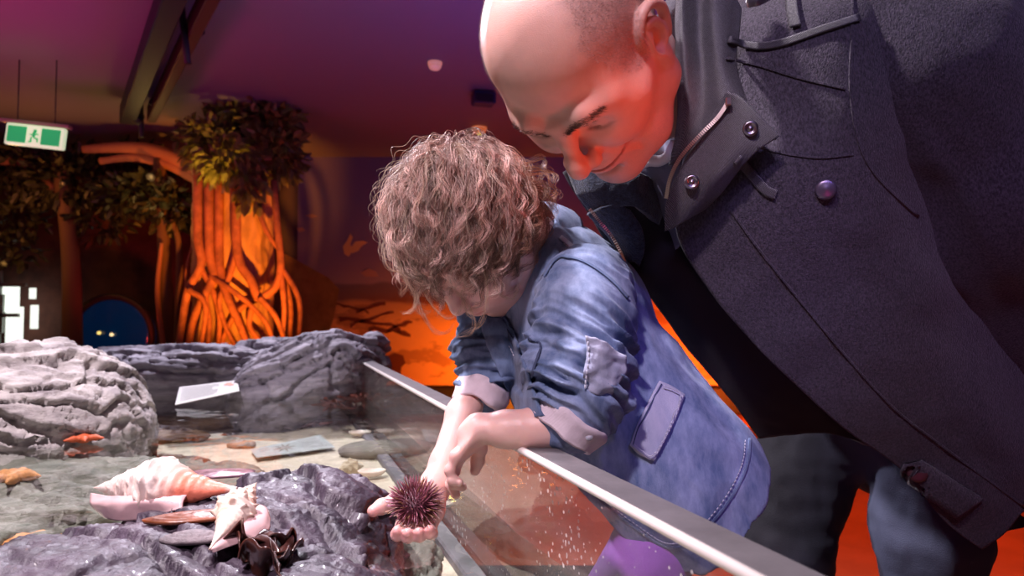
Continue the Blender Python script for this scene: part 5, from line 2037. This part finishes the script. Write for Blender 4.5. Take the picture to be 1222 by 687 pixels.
def grow(root, L, H, n, seed, free_curl, amp, wl, stiff=0.0):
    r = np.random.RandomState(seed)
    d = unit(root)
    p = surf(d, -.002)
    pts = [p]
    ds = L / n
    wob = unit(r.normal(size=3)) * .45
    vel = None
    for i in range(n):
        s = (i + 1) / n
        q = (p - HC)
        nn = unit(q / HR ** 2)
        away = unit(q) - whorl * (unit(q) @ whorl) * .2
        away = unit(unit(q) - whorl)
        away = away - nn * (away @ nn)
        gt = grav - nn * (grav @ nn)
        side = np.array([-.15, 0, -.35])
        fl = unit(.75 * away + .75 * gt + wob * .5 + side * .3)
        h = H * (1 - math.exp(-s * 5)) * (1 - .25 * s)
        if (nn @ grav) > .62 and s > .3:
            fl = unit(fl * .6 + grav * .6)
            p = p + fl * ds * .8
            # stay outside the head
            q = p - HC
            rr_ = np.linalg.norm(q / HR)
            if rr_ < 1.04:
                p = HC + q / rr_ * 1.04
        else:
            p = p + fl * ds
            p = surf(p - HC, h)
        pts.append(p)
    pts = np.array(pts)
    t, a, b = frames(pts)
    ss = np.linspace(0, 1, n + 1)
    ph = r.uniform(0, 6.28)
    sgn = 1 if r.rand() < .5 else -1
    ar = amp * ss ** .8
    k = 2 * math.pi * L / wl * ss * sgn + ph
    return pts + a * (np.cos(k) * ar)[:, None] + b * (np.sin(k) * ar)[:, None] - (a[:1] * math.cos(ph) + b[:1] * math.sin(ph)) * 0


def tubes3(paths, rad, tints):
    """many thin three-sided strands in one mesh"""
    Pn = np.array(paths)
    S, n = Pn.shape[:2]
    t = np.gradient(Pn, axis=1)
    t /= np.linalg.norm(t, axis=2)[..., None] + 1e-9
    up = np.array([.31, .52, .79])
    a = np.cross(t, up)
    a /= np.linalg.norm(a, axis=2)[..., None] + 1e-9
    b = np.cross(t, a)
    taper = np.interp(np.linspace(0, 1, n), [0, .1, .75, 1], [.8, 1, .85, .25])[None, :, None]
    R = np.asarray(rad)[:, None, None] * taper
    ring = np.stack([Pn + R * (math.cos(x) * a + math.sin(x) * b) for x in (0, 2.094, 4.189)], 2)
    V = ring.reshape(-1, 3)
    base = (np.arange(S)[:, None, None] * n + np.arange(n - 1)[None, :, None]) * 3
    k = np.arange(3)[None, None, :]
    k2 = (k + 1) % 3
    Fq = np.stack([base + k, base + k2, base + 3 + k2, base + 3 + k], -1).reshape(-1, 4)
    C = np.repeat(np.asarray(tints), 3, axis=1).reshape(-1, 3)
    return V, Fq, C


paths, rad, tints = [], [], []
NP = 22
nlock = 0
tries = 0
XL = []
while nlock < 560 and tries < 20000:
    tries += 1
    d = unit(rg.normal(size=3))
    p = surf(d, 0)
    x_, y_, z_ = p
    if x_ > .050 and z_ < .070 - .25 * (abs(y_) / .07):
        continue
    if x_ > .020 and z_ < .040 and abs(y_) > .03:
        continue
    if z_ < .012 and x_ > -.020:
        continue
    if z_ < -.035:
        continue
    back = 1 / (1 + math.exp((x_ + .015) / .018))
    L = rg.uniform(.055, .10) + .012 * back
    if x_ > .03:
        L *= .62
    back *= min(1, max(0.12, (.075 - z_) / .08))
    H = rg.uniform(.003, .013) + .026 * back * rg.uniform(.3, 1.6) + (.008 if z_ < .03 else 0)
    if nlock % 9 == 0:
        H += .010
    amp = rg.uniform(.0045, .0095)
    wl = rg.uniform(.032, .055)
    G_ = grow(d, L, H, NP, nlock, 0, amp, wl)
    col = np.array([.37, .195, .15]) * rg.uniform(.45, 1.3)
    if rg.rand() < .33:
        col = np.array([.76, .50, .43]) * rg.uniform(.85, 1.2)
    m = rg.randint(11, 17)
    ss = np.linspace(0, 1, NP + 1)[:, None]
    for j in range(m):
        o = rg.normal(size=3) * .0048
        fr = rg.normal(size=3) * .0022
        w = rg.normal(size=3) * .0012
        q = G_ + o * (1 - .70 * np.minimum(ss * 1.6, 1)) + fr * ss ** 2 + np.sin(ss * rg.uniform(12, 22) + rg.uniform(0, 6)) * w
        paths.append(q)
        rad.append(rg.uniform(.00022, .00036))
        g = rg.uniform(.85, 1.15)
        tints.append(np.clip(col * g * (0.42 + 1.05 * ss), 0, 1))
    nlock += 1
# springy curls at the nape and behind the near ear
for i in range(150):
    c = np.array([rg.uniform(-.095, -.015), rg.choice([-1, 1], p=[.3, .7]) * rg.uniform(.0, .075), rg.uniform(-.05, .03)])
    d = unit(c - HC)
    G_ = grow(d, rg.uniform(.035, .06), rg.uniform(.020, .036) + max(0, -.035 - c[0]) * .6, NP, 9000 + i, 0, rg.uniform(.005, .008), rg.uniform(.018, .026))
    col = np.array([.26, .14, .09]) * rg.uniform(.6, 1.7)
    for j in range(9):
        o = rg.normal(size=3) * .0022
        paths.append(G_ + o + np.sin(np.linspace(0, 1, NP + 1)[:, None] * 14 + rg.uniform(0, 6)) * rg.normal(size=3) * .0009)
        rad.append(rg.uniform(.0002, .0003))
        tints.append(np.tile(np.clip(col * rg.uniform(.8, 1.3), 0, 1), (NP + 1, 1)))
# flyaways and the loose curls hanging past the forehead
for i in range(520):
    d = unit(rg.normal(size=3))
    p = surf(d, 0)
    if (p[0] > .035 and p[2] < .06) or p[2] < -.02 or (p[2] < .02 and p[0] > -.02):
        continue
    q = grow(d, rg.uniform(.05, .10), rg.uniform(.018, .036), NP, 5000 + i, 0, rg.uniform(.003, .008), rg.uniform(.02, .05))
    paths.append(q)
    rad.append(rg.uniform(.00014, .0002))
    tints.append(np.tile((.50, .36, .25), (NP + 1, 1)))
KRi = KR.T


def hw(px, py, y):
    return KRi @ (P(px, py, y) - KT)


curls = [[(470, 300), (482, 330), (492, 348), (496, 362), (490, 372), (480, 374)], [(500, 330), (508, 350), (518, 368), (534, 380), (548, 372), (552, 360)],
         [(520, 330), (540, 345), (556, 360), (566, 385), (560, 398), (540, 402)], [(490, 330), (498, 356), (506, 378), (518, 394), (534, 396), (543, 384)],
         [(575, 300), (580, 330), (580, 360), (574, 385), (562, 396)], [(510, 335), (500, 352), (497, 366), (504, 376), (514, 370)], [(560, 330), (552, 350), (556, 372), (566, 380)],
         [(598, 300), (590, 330), (596, 350), (612, 356), (618, 344)], [(455, 290), (462, 318), (478, 326), (486, 340), (478, 352)]]
for ci_, cu in enumerate(curls):
    for j in range(9):
        yy = .80 + .012 * (ci_ % 4) + rg.normal() * .003
        base = np.array([hw(a + rg.normal() * 1.6, b + rg.normal() * 1.6, yy) for a, b in cu])
        q = spline(base, NP + 1)
        paths.append(q)
        rad.append(.00016)
        tints.append(np.tile((.52, .34, .22), (NP + 1, 1)))
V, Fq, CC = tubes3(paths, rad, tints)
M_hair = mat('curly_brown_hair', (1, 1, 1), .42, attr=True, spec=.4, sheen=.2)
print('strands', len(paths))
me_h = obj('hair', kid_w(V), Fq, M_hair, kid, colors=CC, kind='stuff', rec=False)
# scalp cover under the curls
cs = SDF((-.12, -.10, -.07), (.10, .10, .15), .003)
cs.ell(HC, HR - .0005, .01)
cs.ell((.085, 0, -.012), (.052, .085, .068), .012, '-')
cs.ell((.05, .085, -.03), (.055, .05, .048), .012, '-')
cs.ell((.05, -.085, -.03), (.055, .05, .048), .012, '-')
cs.ell((.0, 0, -.09), (.1, .1, .05), .012, '-')
v, f = cs.mesh()
n_ = normals(v, f)
v = v + n_ * (fbm(v * 70, 3, 2, True) * .0018)[:, None]
obj('hair_underlayer', kid_w(v), f, mat('dark_hair_roots', (.15, .085, .055), .6, bump=1.0, bscale=500), kid)
# eyelashes
HV, HF = [], []
for sg in (-1, 1):
    for i, c in enumerate(spline([(.0800, sg * .019, -.0062), (.0785, sg * .031, -.0085), (.0735, sg * .042, -.004)], 26)):
        d = unit(np.array([.75, sg * .1, -.55]) + rg.normal(size=3) * .1)
        a = unit(np.cross(d, (0.3, 1, .2))) * .00012
        b = np.cross(d, a)
        k = len(HV)
        HV += [c + a, c - a * .5 + b * .87, c - a * .5 - b * .87, c + d * .0065 + np.array([0, 0, .001])]
        HF += [(k, k + 1, k + 3), (k + 1, k + 2, k + 3), (k + 2, k, k + 3)]
obj('eyelashes', kid_w(HV), HF, mat('lash', (.08, .05, .04), .5), kid, sm=False, kind='stuff', rec=False)

# ---- clothes -------------------------------------------------------


def denim(name, c, c2=None):
    return mat(name, c, .82, color2=c2 or tuple(min(1, x * 1.35) for x in c), vscale=34, bump=.45, bscale=1100, bdetail=3, sheen=.12, stretch=(1, 1, .35, .2, .5, 0))


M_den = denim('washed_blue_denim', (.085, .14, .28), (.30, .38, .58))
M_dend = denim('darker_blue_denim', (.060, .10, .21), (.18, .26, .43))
M_denl = denim('pale_faded_denim', (.34, .38, .54), (.50, .52, .66))
M_cuff = mat('pale_pink_cuff_lining', (.93, .80, .88), .85, bump=.6, bscale=300, var=.08, vscale=40, wave=1.0, stretch=(1, 1, 1, .4, .3, 0))
M_stitch = mat('pale_stitching', (.50, .52, .62), .8)
M_stitchd = mat('dark_seam', (.05, .07, .14), .85)

ks = SDF((-.13, .70, .58), (.48, 1.19, 1.14), .0028)
ks.chain([P(652, 324, .935), P(686, 398, .94), P(740, 478, .94), P(796, 558, .94), P(856, 640, .94)], [.058, .083, .093, .106, .113], .05)
ks.chain([P(655, 306, .955), P(678, 326, .95), P(712, 358, .945)], [.048, .052, .06], .04)
ks.chain([P(668, 345, .925), P(695, 352, .865)], [.05, .05], .03)
ks.chain([P(650, 345, .94), SHR], [.05, .042], .03)
v0 = ks.v.copy()
inner = v0 + .0055
ks.v = np.maximum(ks.v, -inner)
# hem: cut along the shirt tail
hem = [P(a, b, .93) for a, b in ((560, 540), (640, 560), (700, 586), (732, 612), (763, 637), (790, 655), (815, 655), (838, 640), (862, 612), (884, 580), (895, 552), (897, 515), (980, 440))]
poly = np.array([(p[0], p[2]) for p in hem] + [(.9, .2), (-.9, .2), (-.9, hem[0][2])])
X2, Z2 = np.meshgrid(ks.ax[0], ks.ax[2], indexing='ij')
dmin = np.full(X2.shape, 9.0)
inside = np.zeros(X2.shape, bool)
for i in range(len(poly)):
    a, b = poly[i], poly[(i + 1) % len(poly)]
    e = b - a
    t_ = np.clip(((X2 - a[0]) * e[0] + (Z2 - a[1]) * e[1]) / (e @ e), 0, 1)
    dmin = np.minimum(dmin, np.hypot(X2 - a[0] - t_ * e[0], Z2 - a[1] - t_ * e[1]))
    c1 = (a[1] > Z2) != (b[1] > Z2)
    with np.errstate(divide='ignore', invalid='ignore'):
        xi = (b[0] - a[0]) * (Z2 - a[1]) / (b[1] - a[1]) + a[0]
    inside ^= c1 & (X2 < xi)
sd2 = np.where(inside, -dmin, dmin).astype(np.float32)
ks.v = np.maximum(ks.v, -sd2[:, None, :])
ks.chain([kid_w((-.02, 0, -.02)), kid_w((-.036, 0, -.10))], [.062, .050], .004, '-')
kv2, kf2 = ks.mesh()


def sdisp(v):
    ax = unit(P(798, 558, .935) - P(688, 398, .905))
    b = unit(np.cross(ax, (0, 1, 0)))
    c = np.cross(ax, b)
    w = v @ np.stack([ax, b, c], 1)
    low = 1 / (1 + np.exp(-((w[:, 0] - (P(760, 505, .93) @ ax)) / .03)))
    d = fbm(w * (4, 15, 15), 2, 6) * .0085 * (.4 + low)
    d += fbm(w * (9, 22, 22), 2, 16, True) * .0022
    wd = v @ rot3(.4, .9, .2)
    d += fbm(wd * (7, 7, 24), 2, 12) * .006 * (1 - low)
    return d


kv2 = kv2 + normals(kv2, kf2) * sdisp(kv2)[:, None]
shirt = obj('denim_shirt', kv2, kf2, M_den, kid, rec=False)


def sleeve(name, path, rs, lo, hi, ax, seed, amp, z0, tilt):
    s = SDF(lo, hi, .0021)
    s.chain(path, rs, .03)
    v, f = s.mesh()
    a = unit(ax)
    b = unit(np.cross(a, (0, 1, 0)))
    c = np.cross(a, b)
    B = np.stack([a, b, c], 1)
    w = v @ B
    w[:, 0] += w[:, 1] * tilt + w[:, 2] * .25
    s0 = np.array(path[0]) @ a
    s1 = np.array(path[-1]) @ a
    t_ = np.clip(((v @ a) - s0) / (s1 - s0), 0, 1)
    m = 1 / (1 + np.exp(-((t_ - z0) / .08)))
    n = normals(v, f)
    wr = fbm(w * (38, 8, 8) + noise(v * 14, seed)[:, None] * .55, 2, seed, True) - .75
    wr2 = fbm(w * (62, 16, 16), 2, seed + 3, True) - .8
    soft = fbm(w * (9, 6, 6), 2, seed + 9)
    endf = 1 - .75 * np.clip((t_ - .86) / .14, 0, 1)
    m = m * endf
    v = v + n * (m * (wr * amp + wr2 * amp * .28) + (1 - m) * (soft * .003 + np.maximum(wr, 0) * amp * .25))[:, None]
    return v, f


sl = sleeve('sleeve', [P(700, 340, .85), P(697, 372, .835), P(690, 430, .812), P(688, 478, .80), P(678, 500, .796)], [.052, .054, .052, .045, .034],
            P(600, 560, .80) - (.02, .09, 0), P(780, 270, .84) + (.02, .12, .0), P(683, 490, .80) - P(700, 350, .84), 3, .0200, .36, -.35)
lsl = obj('left_sleeve', *sl, M_den, kid, rec=False)
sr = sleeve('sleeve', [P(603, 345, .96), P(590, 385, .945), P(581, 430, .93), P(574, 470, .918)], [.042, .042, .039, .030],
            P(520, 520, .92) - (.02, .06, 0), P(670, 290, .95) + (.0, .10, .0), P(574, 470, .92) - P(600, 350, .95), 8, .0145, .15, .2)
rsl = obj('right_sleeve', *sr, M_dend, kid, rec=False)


def cuff(name, c, ax, r0, r1, L, flatv, m, seed):
    """turned-back cuff: a short thick rolled band"""
    ax = unit(ax)
    t_, n, b = None, None, None
    a0_ = np.array([0, 1.0, 0])
    n = unit(a0_ - ax * (a0_ @ ax))
    b = np.cross(ax, n)
    prof = [(r0 * .84, .10), (r0 * .97, -.02), (r0 * 1.03, .03), (r0 * 1.05, .2), (r0 * 1.03 * .5 + r1 * .53, .5), (r1 * 1.06, .85), (r1 * 1.05, .97), (r1 * .98, 1.03), (r1 * .90, .98), (r1 * .86, .6)]
    prof = spline(prof, 40)
    N_ = 80
    V = []
    for r, h in prof:
        for k in range(N_):
            t = 2 * math.pi * k / N_
            wv = 1 + .018 * math.sin(3 * t + seed) + .012 * math.sin(7 * t + seed * 2)
            hh = h * L + .0022 * math.sin(2 * t + seed) + .0012 * math.sin(5 * t)
            V.append(c + ax * hh + r * wv * (math.cos(t) * n + math.sin(t) * b * flatv))
    Fq = []
    for i in range(len(prof) - 1):
        for k in range(N_):
            k2 = (k + 1) % N_
            Fq.append((i * N_ + k, i * N_ + k2, (i + 1) * N_ + k2, (i + 1) * N_ + k))
    V = np.array(V)
    f = np.array(Fq)
    V = V + normals(V, f) * (fbm(V * (45, 45, 45), 2, seed) * .0018)[:, None]
    return obj(name, V, Fq, m, kid)


cuff('left_cuff', P(684, 494, .795), P(655, 528, .792) - P(684, 490, .797), .0475, .0425, .027, .95, M_cuff, 1)
cuff('right_cuff', P(577, 463, .92), P(566, 490, .905) - P(577, 460, .92), .0400, .0375, .028, .9, M_cuff, 4)
cast_k = raycaster((kv2, kf2), (sl[0], sl[1]), (sr[0], sr[1]))
cast_b = raycaster((kv2, kf2))


def kstrip(pts, w, off, m, name, cast=cast_k, th=.0014, n=50):
    return strip(pts, w, off, m, name, shirt, cast, th, n)


def kpatch(rows, off, m, name, nu=22, nv=26, th=.003, cast=cast_k, disp=None):
    G = net(rows, nu, nv)
    D = drape(cast, G, off)
    for _ in range(6):          # cloth bridges the small wrinkles below it
        E_ = D.copy()
        E_[1:-1] = (D[:-2] + D[2:] + 2 * D[1:-1]) / 4
        D = E_.copy()
        D[:, 1:-1] = (E_[:, :-2] + E_[:, 2:] + 2 * E_[:, 1:-1]) / 4
    return obj(name, *sheet(D, th, disp), m, shirt)


kpatch([[(785, 455), (800, 462), (815, 472)], [(772, 480), (790, 490), (806, 499)], [(760, 508), (776, 518), (792, 526)], [(752, 530), (764, 542), (781, 549)]], .005, M_denl, 'hip_pocket_flap', cast=cast_b)
kstrip([(787, 459), (775, 481), (763, 508), (756, 529)], 1.2, .0062, M_stitchd, 'flap_stitching', cast_b)
kstrip([(757, 531), (768, 541), (779, 546), (792, 522), (805, 497), (812, 474)], 1.0, .0062, M_stitch, 'flap_stitching', cast_b)
kstrip([(650, 330), (662, 312), (675, 306), (700, 314), (728, 334), (748, 356)], 3.0, .003, M_dend, 'shoulder_seam')
kstrip([(668, 284), (686, 299), (706, 316), (728, 338), (746, 358)], 5, .003, M_denl, 'yoke_seam', cast_b)
kstrip([(709, 588), (735, 611), (765, 634), (792, 651), (815, 651), (836, 637), (858, 612), (880, 580), (892, 550), (894, 523)], 3.0, .002, M_dend, 'hem_stitching', cast_b, n=70)
tabG = pxnet([[(698, 400, .741), (722, 408, .740), (746, 424, .758)], [(700, 422, .739), (724, 430, .737), (748, 442, .757)], [(696, 446, .738), (716, 450, .737), (738, 458, .752)], [(694, 466, .744), (710, 470, .741), (728, 474, .753)]], 26, 26)
tab = obj('sleeve_tab', *sheet(tabG, .005, lambda v: fbm(v * (40, 40, 70), 2, 4) * .0045), M_denl, lsl)
tl = spline([P(701, 403, .7375), P(703, 424, .7350), P(700, 446, .7340), P(698, 464, .7400)], 20)
for q_ in range(10):
    obj('stitch', *box(tl[q_ * 2], (.0018, .0012, .0042), bev=.0004), M_stitch, lsl)
obj('cuff_button', *lathe([(.0001, 0), (.004, 0), (.004, .0012), (.0001, .0018)], 14, P(703, 521, .752), unit(np.array([0, -1, .1]))), M_stitch, kid)
# front edges (placket) and chest pocket
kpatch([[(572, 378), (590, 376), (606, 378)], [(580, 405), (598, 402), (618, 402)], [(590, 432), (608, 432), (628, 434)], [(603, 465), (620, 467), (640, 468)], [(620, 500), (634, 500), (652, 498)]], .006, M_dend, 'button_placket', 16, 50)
kstrip([(574, 384), (582, 410), (593, 438), (607, 470), (623, 500)], 1.4, .0095, M_stitch, 'placket_stitching', cast_b, n=60)
kstrip([(606, 380), (619, 410), (629, 440), (641, 475), (650, 500)], 3.2, .0095, M_stitchd, 'placket_edge', cast_b, n=60)
kstrip([(631, 404), (646, 412), (641, 432), (632, 455)], 2.2, .003, M_stitchd, 'chest_pocket_seam')
# rows of stitches


def stitches(pts, n, name, cast=cast_b, off=.0075, par=None, L=.0034):
    line = spline(pts, n + 1)
    ps = [cast(a, b, off) for a, b in line]
    parts = []
    for i in range(n):
        if ps[i] is None or ps[i + 1] is None or np.linalg.norm(ps[i + 1] - ps[i]) > .03:
            continue
        d = unit(ps[i + 1] - ps[i])
        c = (ps[i] + ps[i + 1]) / 2
        parts.append(tube([c - d * L / 2, c - d * L / 4 + (0, -.0004, 0), c + d * L / 4 + (0, -.0004, 0), c + d * L / 2], [.0004, .0007, .0007, .0004], 6))
    if parts:
        return obj(name, *merge(parts)[:2], M_stitch, par or shirt, kind='stuff')


stitches([(576, 382), (584, 408), (595, 438), (609, 470), (624, 498)], 34, 'placket_stitches', off=.0105)
stitches([(602, 382), (614, 408), (625, 438), (637, 472), (646, 498)], 34, 'placket_stitches', off=.0105)
stitches([(758, 528), (768, 537), (779, 541), (790, 519), (802, 496), (808, 476), (798, 467), (788, 462)], 40, 'flap_stitches', off=.0092)
stitches([(706, 583), (735, 606), (764, 628), (792, 645), (813, 645), (832, 632), (853, 608), (874, 577), (885, 550), (888, 525)], 60, 'hem_stitches', off=.0022)
stitches([(672, 292), (690, 307), (706, 322), (724, 342), (740, 360)], 30, 'yoke_stitches', off=.0022)
# collar band round the neck
rows = []
nc, nx_ = kid_w((-.040, 0, -.105)), KR
for a in np.linspace(-2.75, 2.75, 40):
    rad_ = .056
    d = -np.cos(a) * KR[:, 0] + np.sin(a) * KR[:, 1]
    dn_ = -KR[:, 2]
    fr_ = max(0, abs(a) - 1.6) * .014
    rows.append([nc + d * (rad_ - .004) - dn_ * (.018 - fr_), nc + d * (rad_ + .003) - dn_ * (.022 - fr_), nc + d * (rad_ + .012) - dn_ * .006, nc + d * (rad_ + .020) + dn_ * (.014 + fr_)])
obj('collar', *sheet(net(rows, 14, 80), .003, lambda v: fbm(v * 30, 2, 4) * .002), M_den, kid)
# white tee at the chest opening
kt = SDF(P(540, 470, .80) - (.02, .0, 0), P(680, 320, .90) + (.02, .12, 0), .005)
kt.chain([P(636, 345, .93), P(652, 390, .94)], [.045, .066], .03)
v, f = kt.mesh()
obj('undershirt', v, f, mat('navy_undershirt', (.05, .06, .12), .85), kid)
# leggings and shoes
kl = SDF((-.10, .66, .28), (.45, 1.25, .92), .006)
kl.chain([HIP + (-.01, 0, .05), HIP], [.085, .088], .04)
for hp_, kn_, an_ in LEGS:
    kl.chain([hp_, kn_, an_], [.060, .044, .030], .03)
v, f = kl.mesh()
v = v + normals(v, f) * (fbm(v * (14, 14, 30), 2, 5) * .003)[:, None]
obj('leggings', v, f, mat('violet_leggings', (.42, .13, .62), .7, bump=.4, bscale=500, sheen=.2), kid)
for hp_, kn_, an_ in LEGS:
    s = SDF(an_ - (.12, .10, .10), an_ + (.06, .10, .04), .004)
    s.chain([an_ + (.005, 0, -.03), an_ + (-.06, -.02, -.04)], [.030, .024], .02)
    v, f = s.mesh()
    v[:, 2] = np.maximum(v[:, 2], .283)
    obj('shoe', v, f, mat('white_sneaker', (.6, .6, .62), .6), kid)
st = thing('step_stool', 'low grey step the toddler stands on beside the pool', 'step', (.22, .98, 0))
obj('tread', *box((.24, .98, .265), (.36, .50, .03), bev=.006), M_dark, st, sm=False)
for sx in (.08, .40):
    obj('side_panel', *box((sx, .98, .125), (.025, .46, .25), bev=.004), M_tank, st, sm=False)

# ---- the sea urchin ------------------------------------------------
uc = hp(-.004, .008, .0175)
ur = thing('sea_urchin', 'dark red spiny sea urchin lying in the open small hand', 'sea urchin', tuple(uc - nrm * .014))
M_ur = mat('urchin_test', (.10, .02, .04), .5, bump=.6, bscale=200)
s = SDF(uc - .03, uc + .03, .0016)
s.ell(uc, (.0195, .0195, .0140), .004, R=PRm)
v, f = s.mesh()
obj('shell_body', v, f, M_ur, ur)
paths, rad, tints = [], [], []
rg = np.random.RandomState(3)
ga = math.pi * (3 - math.sqrt(5))
NS = 420
for i in range(NS):
    zz_ = 1 - 2 * (i + .5) / NS
    if zz_ < -.62:
        continue
    r_ = math.sqrt(1 - zz_ * zz_)
    d = np.array([r_ * math.cos(i * ga), r_ * math.sin(i * ga), zz_])
    p = uc + PRm @ (d * (.0190, .0190, .0135))
    dd = unit(PRm @ (d * (1, 1, 1.3)) + rg.normal(size=3) * .16)
    L = rg.uniform(.010, .0175) * (1 if zz_ > -.2 else .5)
    paths.append(np.array([p, p + dd * L * .35, p + dd * L * .7, p + dd * L]))
    rad.append(rg.uniform(.0007, .0010))
    c0_ = np.array([.17, .035, .05]) * rg.uniform(.6, 1.3)
    c1_ = np.array([.40, .16, .22]) if rg.rand() < .7 else np.array([.36, .20, .10])
    tints.append(np.array([c0_ * .6, c0_, c0_ * .4 + c1_ * .6, c1_]))
V, Fq, CC = tubes3(paths, rad, tints)
obj('spines', V, Fq, mat('urchin_spine', (1, 1, 1), .4, attr=True), ur, colors=CC, kind='stuff', rec=False)
